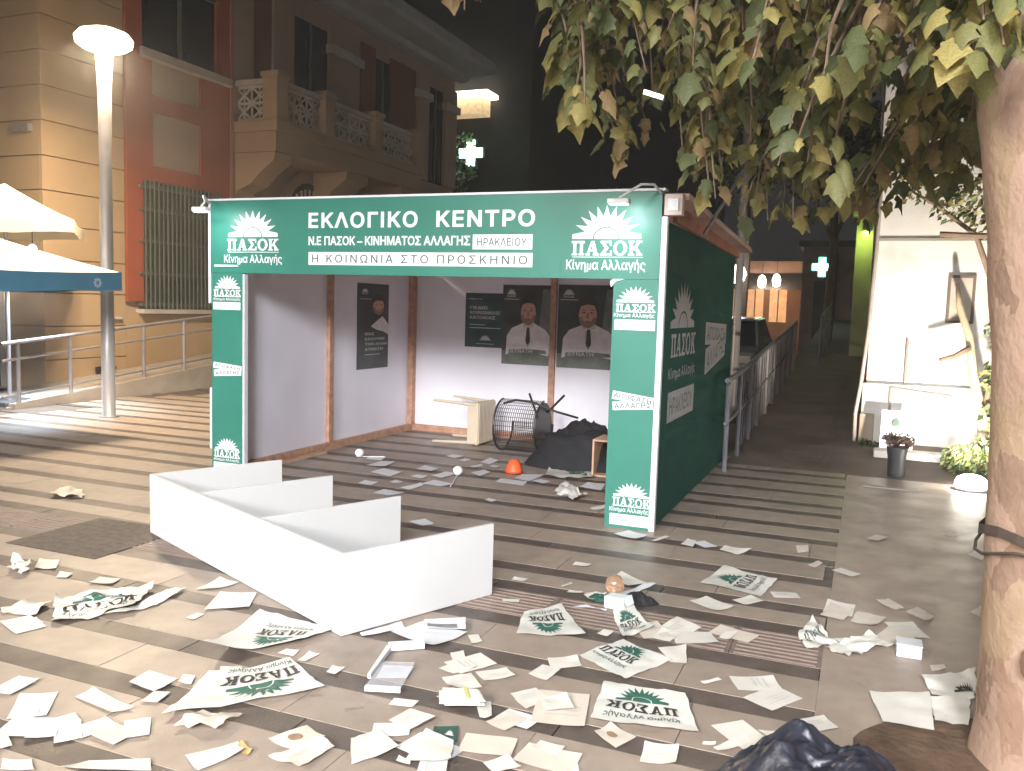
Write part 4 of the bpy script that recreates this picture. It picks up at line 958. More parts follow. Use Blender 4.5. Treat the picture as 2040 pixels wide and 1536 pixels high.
# ================================================================== TREES AND PLANTS
BARK = mat('plane_bark', (.27, .165, .11), .9, .2, 7, .0, 22, c2=(.36, .24, .17))
def bark_plates(m):
    n = m.node_tree; p = n.nodes['Principled BSDF']; src = p.inputs['Base Color'].links[0].from_socket
    tc = n.nodes.new('ShaderNodeTexCoord'); mp = n.nodes.new('ShaderNodeMapping'); mp.inputs['Scale'].default_value = (7, 7, 4); n.links.new(tc.outputs['Object'], mp.inputs[0])
    nz = n.nodes.new('ShaderNodeTexNoise'); nz.inputs['Scale'].default_value = 2.5; nz.inputs['Detail'].default_value = 6; n.links.new(mp.outputs[0], nz.inputs['Vector'])
    ad = n.nodes.new('ShaderNodeMixRGB'); ad.blend_type = 'ADD'; ad.inputs[0].default_value = .55; n.links.new(mp.outputs[0], ad.inputs[1]); n.links.new(nz.outputs['Color'], ad.inputs[2])
    vo = n.nodes.new('ShaderNodeTexVoronoi'); vo.inputs['Scale'].default_value = 1.0; n.links.new(ad.outputs[0], vo.inputs['Vector'])
    sp = n.nodes.new('ShaderNodeSeparateColor'); n.links.new(vo.outputs['Color'], sp.inputs[0])
    cr_ = n.nodes.new('ShaderNodeValToRGB'); e = cr_.color_ramp.elements; cr_.color_ramp.interpolation = 'CONSTANT'
    e[0].position = 0; e[0].color = (.36, .245, .18, 1); e[1].position = .45; e[1].color = (.26, .16, .105, 1)
    for ps, c in ((.7, (.30, .215, .125, 1)), (.88, (.17, .105, .07, 1))): q = e.new(ps); q.color = c
    n.links.new(sp.outputs[0], cr_.inputs[0]); mx = n.nodes.new('ShaderNodeMixRGB'); mx.inputs[0].default_value = .55; n.links.new(src, mx.inputs[1]); n.links.new(cr_.outputs[0], mx.inputs[2]); n.links.new(mx.outputs[0], p.inputs['Base Color'])
    n3 = n.nodes.new('ShaderNodeTexNoise'); n3.inputs['Scale'].default_value = 30; n3.inputs['Detail'].default_value = 8; n.links.new(tc.outputs['Object'], n3.inputs['Vector'])
    mm = n.nodes.new('ShaderNodeMath'); mm.operation = 'MULTIPLY_ADD'; n.links.new(sp.outputs[0], mm.inputs[0]); mm.inputs[1].default_value = .6; n.links.new(n3.outputs[0], mm.inputs[2])
    bp = n.nodes.new('ShaderNodeBump'); bp.inputs['Strength'].default_value = .6; bp.inputs['Distance'].default_value = .012; n.links.new(mm.outputs[0], bp.inputs['Height']); n.links.new(bp.outputs[0], p.inputs['Normal'])
bark_plates(BARK)
TWIG = mat('twig_bark', (.20, .135, .095), .8, .2, 12, .2, 60)
LEAFM = [mat('leaf_olive', (.17, .165, .055), .6, .25, 18), mat('leaf_green', (.10, .115, .045), .6, .25, 18), mat('leaf_yellowish', (.30, .25, .08), .6, .25, 18), mat('leaf_brown', (.30, .21, .10), .65, .25, 18)]
for m in LEAFM:
    n_ = m.node_tree; p_ = n_.nodes['Principled BSDF']; tb = n_.nodes.new('ShaderNodeBsdfTranslucent'); mxs = n_.nodes.new('ShaderNodeMixShader')
    n_.links.new(p_.inputs['Base Color'].links[0].from_socket, tb.inputs[0]); mxs.inputs[0].default_value = .35
    n_.links.new(p_.outputs[0], mxs.inputs[1]); n_.links.new(tb.outputs[0], mxs.inputs[2]); n_.links.new(mxs.outputs[0], n_.nodes['Material Output'].inputs[0])
LOBE = [(0,0),(.12,-.09),(.40,.02),(.36,.20),(.52,.42),(.35,.50),(.25,.68),(0,.98),(-.22,.66),(-.37,.52),(-.50,.40),(-.34,.22),(-.42,.0),(-.13,-.10)]
def leaf_verts(o, d, up, s_, curl):
    """five-lobed leaf: origin, tip direction, face normal, size"""
    d = Vector(d).normalized(); up = Vector(up); up = (up-d*up.dot(d)).normalized(); sx = d.cross(up); o = Vector(o)
    vs = [o+d*.28*s_+up*.05*s_]; wd_ = .92 if s_ == 1 else .6+.45*((o.x*37.1+o.z*91.7) % 1)
    for a, b_ in LOBE:
        z = -curl*(a*a*1.1+b_*b_*.35)
        vs.append(o+(sx*a*wd_+d*b_)*s_+up*z*s_)
    n = len(LOBE)
    return vs, [(0, k+1, (k+1) % n+1) for k in range(n)]
def leaf_mesh(mi, curl):
    b = MB(); vs, fs = leaf_verts((0,0,0), (0,0,-1), (0,-1,0), 1, curl); b.add(vs, fs); b.tube([(0,0,0),(0,.05,.14),(0,.1,.3)], .012, 3)
    return b.mesh('leaf', LEAFM[mi], True)
LMESH = [[leaf_mesh(i, c) for c in (.25, .7, 1.1)] for i in range(4)]
plane = thing('plane_tree', (.77, 3.5, 0), 'large plane tree with mottled trunk and hanging leaves at the right', 'tree')
ctr = [(.79,3.5,-.03),(.775,3.5,.15),(.755,3.5,.5),(.735,3.5,1.0),(.715,3.5,1.5),(.68,3.5,1.9),(.635,3.5,2.15),(.585,3.5,2.4),(.545,3.5,2.75),(.5,3.52,3.4),(.48,3.55,4.3)]
rads = [.35,.31,.30,.30,.30,.30,.295,.29,.29,.26,.22]
b = MB(); n = 28; vs = []; fs = []
fine = []
for i in range(len(ctr)-1):
    for k in range(5):
        f = k/5; fine.append(([ctr[i][j]*(1-f)+ctr[i+1][j]*f for j in range(3)], rads[i]*(1-f)+rads[i+1]*f))
for c, r_ in fine:
    for k in range(n):
        a = 2*math.pi*k/n; q = 1+.06*noise.noise(Vector((math.cos(a)*1.4, math.sin(a)*1.4, c[2]*1.3)))+.02*noise.noise(Vector((math.cos(a)*4, math.sin(a)*4, c[2]*5)))
        vs.append((c[0]+r_*q*math.cos(a), c[1]+r_*q*math.sin(a), c[2]))
for i in range(len(fine)-1):
    for k in range(n): fs.append((i*n+k, i*n+(k+1) % n, (i+1)*n+(k+1) % n, (i+1)*n+k))
b.add(vs, fs); tr = b.build('trunk', BARK, plane, smooth=True)
b = MB(); b.add([( .73+.312*math.cos(2*math.pi*k/24), 3.5+.312*math.sin(2*math.pi*k/24), .84+.02*math.sin(k)+z) for z in (0, .035) for k in range(24)], [(k, (k+1) % 24, 24+(k+1) % 24, 24+k) for k in range(24)])
b.tube([(.73+.318*math.cos(2*math.pi*k/24), 3.5+.318*math.sin(2*math.pi*k/24), .80+.03*math.sin(k*.9)) for k in range(25)], .006, 5, False)
b.build('binding_strap', mat('strap_brown', (.05, .035, .025), .8, .2), tr)
b = MB(); pk = Vector((.735-.17, 3.5-.26, .47))
b.lathe((0,0,0), [(.001,0),(.03,.002),(.045,.01),(.02,.014)], 10); b.v = [tuple(pk+Vector((v[0]*.6, -v[2], v[1]*1.3))) for v in b.v]; b.build('bark_knot', mat('knot', (.10, .055, .03), .9, .2), tr)
# limbs
limbs = [[(.52,3.5,2.9),(.1,3.9,3.3),(-.5,4.3,3.55),(-1.1,4.6,3.6),(-1.7,4.7,3.5)],
         [(.52,3.52,3.1),(.2,4.2,3.5),(-.2,5.0,3.7),(-.6,5.8,3.7)],
         [(.56,3.45,2.8),(.2,3.35,3.1),(-.3,3.5,3.35),(-.8,3.7,3.45),(-1.25,3.9,3.45)],
         [(.55,3.6,2.85),(.6,4.3,3.2),(.5,5.2,3.5),(.4,6.0,3.6)],
         [(.6,3.5,3.0),(1.0,4.2,3.3),(1.4,5.0,3.4)]]
for q in limbs: MB().tube(q, [.09,.065,.05,.036,.02][:len(q)], 8).build('limb', TWIG, plane, smooth=True)
leaves = []       # (pos, dir, up, size, mat, curl)
twigs = MB()
def twig(root, tip, nl, s0, pal):
    root = Vector(root); tip = Vector(tip); mid = (root+tip)/2+Vector((rnd.uniform(-.08,.08), rnd.uniform(-.08,.08), .08))
    pts = [root, root.lerp(mid, .5)+Vector((0,0,.04)), mid, mid.lerp(tip, .55)+Vector((rnd.uniform(-.03,.03), 0, .02)), tip]
    twigs.tube(pts, [.014,.012,.009,.007,.004], 5)
    for k in range(nl):
        f = rnd.uniform(.25, 1)**.75; j = min(3, int(f*4)); ff = f*4-j; p = pts[j].lerp(pts[j+1], min(1, ff))
        an = rnd.uniform(0, 2*math.pi); off = Vector((math.cos(an), math.sin(an), rnd.uniform(-.5,.25)))*rnd.uniform(.03,.13)
        d = Vector((math.cos(an)*.5, math.sin(an)*.5, -1+rnd.uniform(0,.5))); up = Vector((math.cos(an+rnd.uniform(-.8,.8)), math.sin(an+rnd.uniform(-.8,.8)), rnd.uniform(.1,.9)))
        leaves.append((p+off, d, up, s0*rnd.choice((.45,.6,.8,.9,1.0,1.15,1.3)), rnd.choices(range(4), pal)[0], rnd.choice((0,1,1,2))))
def on_limb():
    q = rnd.choice(limbs[:4]); k = rnd.randrange(1, len(q)-1); return Vector(q[k]).lerp(Vector(q[k+1]), rnd.random())
def near_limb(tip):
    best = None
    for q in limbs:
        for k in range(1, len(q)-1):
            for f in (0, .5, 1):
                p = Vector(q[k]).lerp(Vector(q[k+1]), f); d_ = (p-Vector(tip)).length
                if best is None or d_ < best[0]: best = (d_, p)
    return best[1]
# drooping tips that show against the dark sky, then the mass behind them
TIPS = [(1140,215,4.5),(1130,150,4.6),(1165,235,4.4),(1150,120,4.7),(1250,320,5.2),(1240,280,5.2),(1215,70,4.6),(1190,30,4.3),(1300,190,5.0),(1310,95,4.6),(1330,60,3.8),(1360,300,4.8),(1400,330,4.7),(1412,365,4.6),(1425,395,4.6),(1440,340,5.2),(1380,130,4.0),(1420,210,4.2),(1480,60,3.7),(1500,120,3.6),(1490,340,5.0),(1505,400,5.4),(1550,330,4.4),(1560,420,5.6),(1580,300,4.0),(1600,390,4.9),(1620,420,5.5),(1650,340,4.2),(1680,400,5.2),(1700,420,5.8),(1720,370,4.7),(1640,170,3.8),(1700,110,3.6),(1760,300,4.8),(1780,120,3.7),(1800,330,5.4),(1850,240,4.6),(1880,100,3.5),(1910,150,3.5),(1840,60,3.4),(1930,60,3.3),(1270,20,4.2),(1230,140,5.4),(1290,250,5.6),(1350,210,5.6),(1470,260,5.4),(1540,220,5.2),(1620,240,5.4),(1700,240,5.6),(1780,220,5.5),(1530,20,3.6),(1600,60,4.4),(1440,20,4.4),(1380,20,4.9),(880,-15,4.4),(925,20,4.5),(905,-5,4.6),(1480,430,5.4),(1530,440,5.6),(1580,435,5.2),(1630,445,5.6),(1680,440,5.9),(1730,425,5.4),(1770,395,5.6),(1820,385,5.4),(1860,340,5.0),(1900,300,4.6),(1930,250,4.3),(1800,280,4.4),(1870,180,4.2),(1940,330,5.2),(1890,380,6.0),(1840,120,4.8),(1740,180,5.0),(1960,40,3.0),(2000,90,2.95),(2030,30,2.9),(1985,-10,3.0),(1950,120,3.0)]
for px, py, Y in TIPS:
    tip = PY(px, py, Y); pal = (4,3,2.2,.8) if py < 250 else (4,3,2.6,1.0)
    if px < 1000: pal = (1,0,4,1)
    twig(near_limb(tip) if px > 1000 else tip+Vector((.05, .1, .5)), tip, 21 if px > 1000 else 4, .115 if px > 1180 else .14, pal)
for k in range(26):
    Y = rnd.uniform(3.9, 6.2); px = rnd.uniform(1230, 1960); lowest = 330 if px > 1400 else 170
    py = rnd.uniform(-120, lowest); tip = PY(px, py, Y); twig(near_limb(tip), tip, 22, .115, (4,4,1.6,.6))
tw = twigs.build('twigs', TWIG, plane); tag(tw, kind='stuff')
def vis(p):
    q = proj(p); return q and -30 < q[0] < 2070 and -30 < q[1] < 1536
leaves.sort(key=lambda l: -(l[3]/max(.5, (l[0]-Vector((0,0,1.6))).length)) if vis(l[0]) else 9)
def leaf_obj(l, parent):
    p, d, up, s_, mi, c = l; d = Vector(d).normalized(); up = Vector(up); up = (up-d*up.dot(d)).normalized(); sx = d.cross(up)
    o = bpy.data.objects.new('leaf', LMESH[mi][c]); col.objects.link(o); o.parent = parent
    # mesh axes: tip = -Z, face = -Y
    Mx = Matrix((-(d.cross(up)), -up, -d)).transposed().to_4x4(); Mx = Mx @ Matrix.Diagonal((s_*rnd.uniform(.65,1.1), s_, s_*rnd.uniform(.85,1.15), 1)); Mx.translation = p
    o.matrix_parent_inverse = wloc(parent).inverted(); o.matrix_basis = Mx
for l in leaves[:260]: leaf_obj(l, plane)
cr = MB()
for p, d, up, s_, mi, c in leaves[260:]:
    vs, fs = leaf_verts(p, d, up, s_, (.25,.7,1.1)[c]); cr.add(vs, fs, mi)
tag(cr.build('crown', LEAFM, plane, smooth=True), kind='stuff')
# seed cluster and a scrap of foil caught among the leaves
b = MB(); p = PY(1665, 165, 3.9)
for k in range(60):
    d = Vector((rnd.gauss(0,1), rnd.gauss(0,1), rnd.gauss(0,1))).normalized()*rnd.uniform(.03,.075); b.tube([p, p+d], .0025, 3)
b.build('seed_cluster', mat('seed_straw', (.42, .33, .16), .7, .2), plane)
p = PY(1281, 187, 4.0); tag(MB().hexa([p, p+Vector((.09,.01,-.03)), p+Vector((.09,.03,-.03)), p+Vector((0,.02,0))], [p+Vector((.005,0,.02)), p+Vector((.095,.01,-.01)), p+Vector((.095,.03,-.01)), p+Vector((.005,.02,.02))]).build('foil_scrap', mat('foil', (.6, .63, .66), .3, .1, metal=.6)), 'small silvery scrap caught among the hanging leaves', 'scrap')
# soil around the trunk
tag(lump('soil_bed', SOIL, (.78, 3.36, -.0), .66, .46, .03, 9.3, .5, 48, 16, 9), 'bare brown soil around the foot of the plane tree', 'soil', kind='stuff')

# lit climber against the whitewashed wall
cl = thing('climber', (1.2, 10.4, 0), 'floodlit climbing shrub with pale bent stem against the white wall', 'shrub')
stem = [(1.25,10.5,0),(1.22,10.5,.5),(1.10,10.6,1.0),(1.05,10.7,1.4),(.93,10.8,1.75),(.90,10.85,2.0)]
MB().tube(stem, [.06,.055,.05,.045,.035,.02], 8).build('stem', mat('pale_stem', (.50, .40, .28), .8, .2, 8, .3, 40), cl, smooth=True)
for q in ([(1.22,10.5,.6),(1.32,10.5,1.4),(1.25,10.6,2.3),(1.05,10.5,3.0)], [(1.25,10.6,1.9),(1.0,10.4,2.5),(.6,10.3,2.8),(.25,10.2,3.0)], [(1.3,10.5,1.6),(1.45,10.4,2.4),(1.4,10.3,3.2)], [(1.05,10.6,1.3),(.9,10.6,1.2),(.75,10.6,1.15)]):
    MB().tube(q, [.035,.028,.02,.01][:len(q)], 6).build('branch', TWIG, cl, smooth=True)
MB().tube([(.65,10.3,2.5),(1.0,10.3,2.48),(1.5,10.2,2.47)], .03, 6).build('branch', TWIG, cl)
LEAFY = [mat('leaf_lit_yellow', (.30, .26, .09), .6, .25, 18), mat('leaf_lit_green', (.14, .16, .05), .6, .25, 18), mat('leaf_dark_green', (.04, .06, .02), .6, .3, 18)]
def leafcloud(name, parent, clumps, n, s_, mats):
    b = MB()
    for k in range(n):
        c, r_ = rnd.choice(clumps); d = Vector((rnd.gauss(0,1), rnd.gauss(0,1), rnd.gauss(0,1))); d = d.normalized()*r_*rnd.random()**.45
        p = Vector(c)+d; a = Vector((rnd.gauss(0,1), rnd.gauss(0,1), rnd.gauss(0,.6))).normalized(); u_ = a.orthogonal().normalized(); v_ = a.cross(u_); q = s_*rnd.uniform(.6,1.3)
        b.add([p-u_*q, p-v_*q*.5, p+u_*q, p+v_*q*.5+a*q*.2], [(0,1,2,3)], rnd.randrange(len(mats)))
    return tag(b.build(name, mats, parent), kind='stuff')
leafcloud('foliage', cl, [((1.2,10.5,2.9),.45),((1.4,10.4,2.6),.35),((.85,10.35,2.85),.32),((.4,10.25,3.05),.25),((1.35,10.4,1.0),.22),((1.4,10.35,.6),.25),((1.35,10.4,1.5),.2)], 1500, .045, LEAFY)
leafcloud('dry_foliage', PLANT_LATER[0], [((.355,9.45,.36),.10),((.29,9.45,.38),.08),((.43,9.44,.37),.08)], 260, .028, DRY)
sb = thing('low_shrub', (1.1, 10.0, 0), 'low dark green shrub at the foot of the white wall', 'shrub')
for k in range(5): MB().tube([(1.05+.05*k, 10.0, 0), (.9+.12*k, 9.95+.03*k, .28)], .008, 4).build('stem', TWIG, sb)
leafcloud('foliage', sb, [((.95,9.98,.14),.17),((1.15,9.95,.18),.2),((1.3,10.0,.25),.22),((1.0,9.85,.08),.15)], 900, .035, LEAFY[1:])
sb = thing('wall_weed', (.08, 10.85, 0), 'dark weeds at the left foot of the white wall', 'plant')
for k in range(4): MB().tube([(.02+.04*k, 10.88, 0), (-.02+.06*k, 10.86, .16)], .006, 4).build('stem', TWIG, sb)
leafcloud('foliage', sb, [((.05,10.85,.08),.1),((.18,10.8,.06),.1)], 220, .03, [LEAFY[2]])
leafcloud('crown', TREE_LATER[0], [((-14.5,29.2,6.7),.5),((-14.0,29.3,6.5),.45),((-14.3,29.1,6.2),.4),((-14.7,29.3,7.1),.35),((-14.1,29.3,7.6),.4),((-14.2,29.2,5.8),.3)], 420, .09, LEAFY[:2])
# dark trees up the alley
for (x, y, z, r_, lab) in ((-1.0, 23.5, 5.8, 1.9, 'dark tree overhanging the lime wall up the alley'), (-3.6, 27, 6.5, 2.0, 'dark tree above the far pinkish house')):
    t = thing('alley_tree', (x, y, alley_z(y)), lab, 'tree')
    MB().tube([(x, y, 0), (x+.1, y, z*.5), (x, y, z)], [.16,.12,.05], 8).build('trunk', TWIG, t)
    for k in range(4): a = k*1.6; MB().tube([(x+.05, y, z*.6), (x+r_*.6*math.cos(a), y+r_*.6*math.sin(a), z+.3)], [.06,.02], 6).build('limb', TWIG, t)
    leafcloud('crown', t, [((x+r_*.6*math.cos(a), y+r_*.6*math.sin(a), z+.5*math.sin(a*2.3)), r_*.55) for a in (0, .9, 1.8, 2.7, 3.6, 4.5, 5.4)]+[((x, y, z+.6), r_*.6)], 2200, .11, LEAFY[1:])

# ================================================================== LITTERED PAPER AND BAGS
def cut_shape(shape, n=7):
    bm = bmesh.new(); vs = [bm.verts.new(v) for v in shape[0]]
    for f in shape[1]:
        try: bm.faces.new([vs[i] for i in f])
        except ValueError: pass
    for ax in (0, 1):
        for k in range(1, n):
            no = (1,0,0) if ax == 0 else (0,1,0); co = (k/n,0,0) if ax == 0 else (0,k/n,0)
            bmesh.ops.bisect_plane(bm, geom=bm.verts[:]+bm.edges[:]+bm.faces[:], plane_co=co, plane_no=no)
    bm.verts.ensure_lookup_table(); bm.verts.index_update()
    r = ([tuple(v.co) for v in bm.verts], [tuple(v.index for v in f.verts) for f in bm.faces]); bm.free(); return r
_cc = {}
def cutc(key, shape, n=7):
    if key not in _cc: _cc[key] = cut_shape(shape, n)
    return _cc[key]
zlev = [0]
def litter(name, quad, m, amp=.006, curl=.02, seed=None, n=8, prints=(), label=None, cat=None, group=None, z0=None, fold=1., lift=None):
    seed = seed if seed is not None else rnd.uniform(0, 99)
    zlev[0] = (zlev[0]+1) % 7; zb = .0025+.0009*zlev[0] if z0 is None else z0
    Q = [G(*p) for p in quad]; c = sum(Q, Vector())/4
    cor = [rnd.random()**3*curl*.5 for _ in range(4)] if lift is None else lift
    def S(u, v, off=0.):
        p = (Q[0]*(1-u)+Q[1]*u)*(1-v)+(Q[3]*(1-u)+Q[2]*u)*v
        k = Vector((p.x*fold*9+seed, p.y*fold*9, seed))
        d = amp*(.35+noise.noise(k)+.7*abs(noise.noise(k*2.3)))
        for (uu, vv), h in zip(((0,0),(1,0),(1,1),(0,1)), cor):
            t_ = max(0, 1-((u-uu)**2+(v-vv)**2)**.5/.75); d += h*t_*t_
        wob = .012*amp/.01
        return Vector((p.x+wob*noise.noise(k*1.7+Vector((5,0,0)))*.6, p.y+wob*noise.noise(k*1.7+Vector((0,5,0)))*.6, zb+max(0, d)+off))-c
    b = MB(); b.add([S(i/n, j/n) for j in range(n+1) for i in range(n+1)], [(j*(n+1)+i, j*(n+1)+i+1, (j+1)*(n+1)+i+1, (j+1)*(n+1)+i) for j in range(n) for i in range(n)])
    o = bpy.data.objects.new(name, b.mesh(name, m, True)); col.objects.link(o); o.location = (c.x, c.y, 0)
    LOC[o.name] = Matrix.Translation(Vector((c.x, c.y, 0)))
    tag(o, label, cat, group)
    for k, (nm, key, shape, (u0, u1, v0, v1), pm) in enumerate(prints):
        sh_ = cutc(key, shape, 6)
        pb_ = MB(); pb_.add([S(u0+(u1-u0)*x, v0+(v1-v0)*y, .0022+.0009*k+z) for x, y, z in sh_[0]], sh_[1])
        q = bpy.data.objects.new(nm, pb_.mesh(nm, pm)); col.objects.link(q); q.parent = o
    return o
def cq(org, s_, pts): return [(org[0]+x/s_, org[1]+y/s_) for x, y in pts]
OB, OC, OD, OE, OF = ((0,900), 2.416), ((700,700), 3.4), ((1000,1000), 2.865), ((700,1200), 3.4), ((1500,900), 2.415)
def bagprint(u=(.2,.8), v=(.15,.9), flip_u=False, flip_v=False):
    u0, u1 = u; v0, v1 = v; h = v1-v0
    def fu(a, c): a, c = u0+(u1-u0)*a, u0+(u1-u0)*c; return (c, a) if flip_u else (a, c)
    def fv(a, c): a, c = v0+h*a, v0+h*c; return (v0+v1-a, v0+v1-c) if flip_v else (a, c)
    return [('sun_print', 'sun', SUN, (*fu(.12,.88), *fv(.55,1)), GINK), ('arc_print', 'arc', ARC, (*fu(.12,.88), *fv(.55,1)), PLASTIC),
            ('lettering', 'word', WORD, (*fu(0,1), *fv(.24,.48)), KINK), ('lettering', 'kin', T('Κίνημα Αλλαγής', .01), (*fu(0,1), *fv(0,.16)), TINK)]
BAGG = 'printed carrier bags scattered on the paving'
def bag(o_, pts, label, pr, amp=.010, curl=.05, **k): return litter('carrier_bag', cq(*o_, pts), PLASTIC, amp, curl, n=12, prints=pr, label=label, cat='bag', group=BAGG, **k)
# quads run: lower-left, lower-right, upper-right, upper-left of the print as it would be read
bag(OD, [(335,588),(125,635),(82,762),(480,785)], 'white printed bag with sideways green sun below the open end of the shelf', bagprint((.15,.85),(.12,.95)))
bag(OD, [(1570,460),(1470,545),(1130,470),(1270,370)], 'flat white printed bag lying alone right of the booth post', bagprint((.15,.85),(.12,.92)))
bag(OD, [(690,800),(860,740),(740,615),(630,640)], 'crumpled printed bag half under a sheet beside the amber glass', bagprint((.1,.85),(.1,.95)), amp=.014)
bag(OD, [(440,890),(700,1025),(965,915),(690,790)], 'white printed bag lying diagonally with dark letters and green sun', bagprint((.05,.75),(.2,1.0)))
bag(OD, [(1120,1335),(500,1258),(585,1035),(1045,1120)], 'printed bag lying face down so its letters read mirrored', bagprint((.15,.9),(.1,.95)), amp=.009)
bag(OB, [(1600,870),(1250,765),(975,1015),(1430,930)], 'printed bag partly pinned under the corner of the shelf', bagprint((.12,.7),(.25,.95), False, False), lift=[.01,.0,.09,.02])
bag(OB, [(1395,1005),(1010,1090),(780,1285),(1565,1150)], 'large printed bag upside down in front of the shelf on the left', bagprint((.05,.75),(.05,.95)), amp=.012)
bag(OB, [(255,835),(640,770),(745,655),(265,715)], 'crumpled printed bag on the far left of the paving', bagprint((.1,.95),(.15,.9)), amp=.03, fold=1.3)
bag(OB, [(490,815),(760,745),(895,665),(800,680)], 'twisted strip of white bag film left of the shelf', (), amp=.02)
bag(OF, [(215,885),(285,815),(410,935),(250,965)], 'creased white bag end with grey print near the tree', [('lettering', 'word', WORD, (.2,.9,.3,.6), TINK)], amp=.02, fold=1.5)
bag(OF, [(345,955),(560,890),(690,935),(450,1002)], 'rolled white bag film beside the creased bag near the tree', (), amp=.03, fold=1.6)
bag(OF, [(870,1192),(1065,1205),(1075,1065),(810,1105)], 'bluish-white bag with dark star at the foot of the tree', [('sun_print', 'sun', SUN, (.55,.98,.25,.6), KINK)], amp=.02)
# larger sheets, each told apart
def sheet(o_, pts, label, m=PAPER, prints=(), amp=.004, curl=.03, cat='paper', **k): return litter('paper_sheet', cq(*o_, pts), m, amp, curl, prints=prints, label=label, cat=cat, group='paper sheets scattered on the paving', **k)
RULES = [('text_rule', 'rect', RECT, (.15,.8,.7+.0,.73), mat('pale_ink', (.5,.48,.45), .6, .05)), ('text_rule', 'rect', RECT, (.15,.7,.58,.60), MATS['pale_ink']), ('text_rule', 'rect', RECT, (.15,.75,.46,.48), MATS['pale_ink'])]
PORT = [('portrait_print', 'ell', ell(.5,.5,.5,.5), (.3,.62,.35,.75), mat('portrait_brown', (.30,.19,.12), .6, .3, 30))]
sheet(OE, [(265,215),(560,322),(790,218),(490,138)], 'big white sheet beside the near corner of the shelf', PAPERB)
sheet(OE, [(490,205),(775,212),(770,140),(492,148)], 'folded leaflet with grey picture on the big white sheet', PAPERB, [('picture', 'rect', RECT, (.1,.8,.1,.45), mat('picture_grey', (.2,.2,.2), .6, .4, 20))], amp=.007, z0=.022)
sheet(OE, [(58,215),(72,240),(362,182),(340,140)], 'long white slip tucked along the bottom of the shelf', PAPERB)
sheet(OE, [(165,527),(375,527),(425,445),(218,436)], 'white page inside the clear holder', PAPERB, RULES, z0=.008, amp=.001, curl=.0)
sheet(OE, [(590,456),(690,492),(850,460),(705,410)], 'white sheet above the square page near the centre', PAPER)
sheet(OE, [(670,605),(890,592),(808,490),(612,520)], 'square white page with lifted edge near the centre', PAPER, RULES, curl=.05)
sheet(OE, [(570,650),(735,690),(850,640),(690,603)], 'grey-edged sheet under the stack of cards', PAPERP)
sheet(OE, [(1180,742),(1340,665),(1250,593),(1072,635)], 'white sheet overlapped by another beside the mirrored bag', PAPER, RULES)
sheet(OE, [(1308,770),(1512,747),(1455,660),(1265,680)], 'white sheet lying over its neighbour beside the mirrored bag', PAPER, RULES, z0=.020)
sheet(OE, [(1350,457),(1562,442),(1530,370),(1325,386)], 'white card touching the left tip of the diagonal bag', PAPER)
sheet(OE, [(380,922),(567,826),(400,773),(247,856)], 'square sheet on top of the paper pile at the bottom', PAPER, RULES, curl=.06, z0=.03)
sheet(OE, [(0,1110),(325,1010),(190,868),(-10,955)], 'big creased sheet in the paper pile at the bottom', PAPER, amp=.012, curl=.05)
sheet(OE, [(360,1112),(668,1128),(695,975),(500,898)], 'large blank envelope in the paper pile at the bottom', PAPER, amp=.006, curl=.05, z0=.022)
sheet(OE, [(540,930),(715,962),(722,850),(560,858)], 'dark green leaflet at the edge of the paper pile', mat('green_leaflet', (.03,.09,.065), .5, .2, 9), [('emblem', 'sun', SUN, (.5,.85,.3,.7), PAPERB)])
sheet(OE, [(960,1165),(1155,1132),(1060,1060),(892,1105)], 'white sheet cut by the bottom edge near the middle', PAPER)
sheet(OE, [(1788,994),(1928,925),(1755,838),(1640,890)], 'white card with brown portrait below the mirrored bag', PAPERP, PORT)
sheet(OD, [(785,1506),(990,1513),(1012,1400),(815,1385)], 'cream page with faint print beside the dark heap', PAPER, RULES)
sheet(OD, [(1000,792),(1140,722),(1000,658),(868,738)], 'white sheet right of the crumpled bag by the amber glass', PAPER, RULES)
sheet(OD, [(960,922),(1055,932),(1050,822),(890,842)], 'small white sheet under the right corner of the diagonal bag', PAPER)
sheet(OD, [(755,224),(832,200),(722,168),(640,186)], 'white sheet at the foot of the right booth post', PAPERB)
sheet(OD, [(1342,306),(1425,286),(1270,255),(1240,280)], 'white sheet lifted at one edge right of the booth', PAPER, curl=.06)
sheet(OD, [(720,487),(835,474),(682,414),(607,440)], 'pale sheet behind the amber glass', PAPER)
sheet(OD, [(700,560),(885,480),(860,468),(640,538)], 'torn pale slip right of the amber glass', PAPERB, amp=.015)
sheet(OD, [(510,577),(602,540),(540,514),(466,530)], 'white flyer left of the amber glass', PAPER, curl=.06)
sheet(OD, [(480,592),(590,634),(600,618),(395,602)], 'white plastic strip below the amber glass', PAPERB, amp=.008)
sheet(OD, [(1250,1442),(1432,1380),(1390,1330),(1200,1410)], 'white sheet against the dark heap at the bottom', PAPER)
sheet(OF, [(300,1520),(400,1480),(180,1358),(18,1350)], 'long cream sheet behind the dark heap', PAPER, PORT, amp=.006)
sheet(OF, [(262,1366),(413,1342),(340,1280),(200,1300)], 'white sheet with small print before the tree', PAPER, RULES)
sheet(OF, [(622,1312),(872,1352),(850,1176),(558,1164)], 'big cream sheet at the foot of the tree', PAPER, amp=.008)
sheet(OF, [(875,1300),(1032,1352),(1050,1200),(852,1190)], 'creased cream sheet touching the tree trunk', PAPER, amp=.016)
for pts, lab in (([(325,792),(440,814),(476,770),(370,738)], 'rounded pale paper left in the row near the tree'), ([(470,822),(590,852),(642,800),(500,773)], 'second rounded pale paper in the row near the tree'), ([(592,732),(690,772),(726,760),(650,714)], 'narrow pale paper in the row near the tree'), ([(735,776),(830,830),(872,800),(790,754)], 'yellowish pale paper in the row near the tree')):
    sheet(OF, pts, lab, PAPERP, amp=.008, curl=.05)
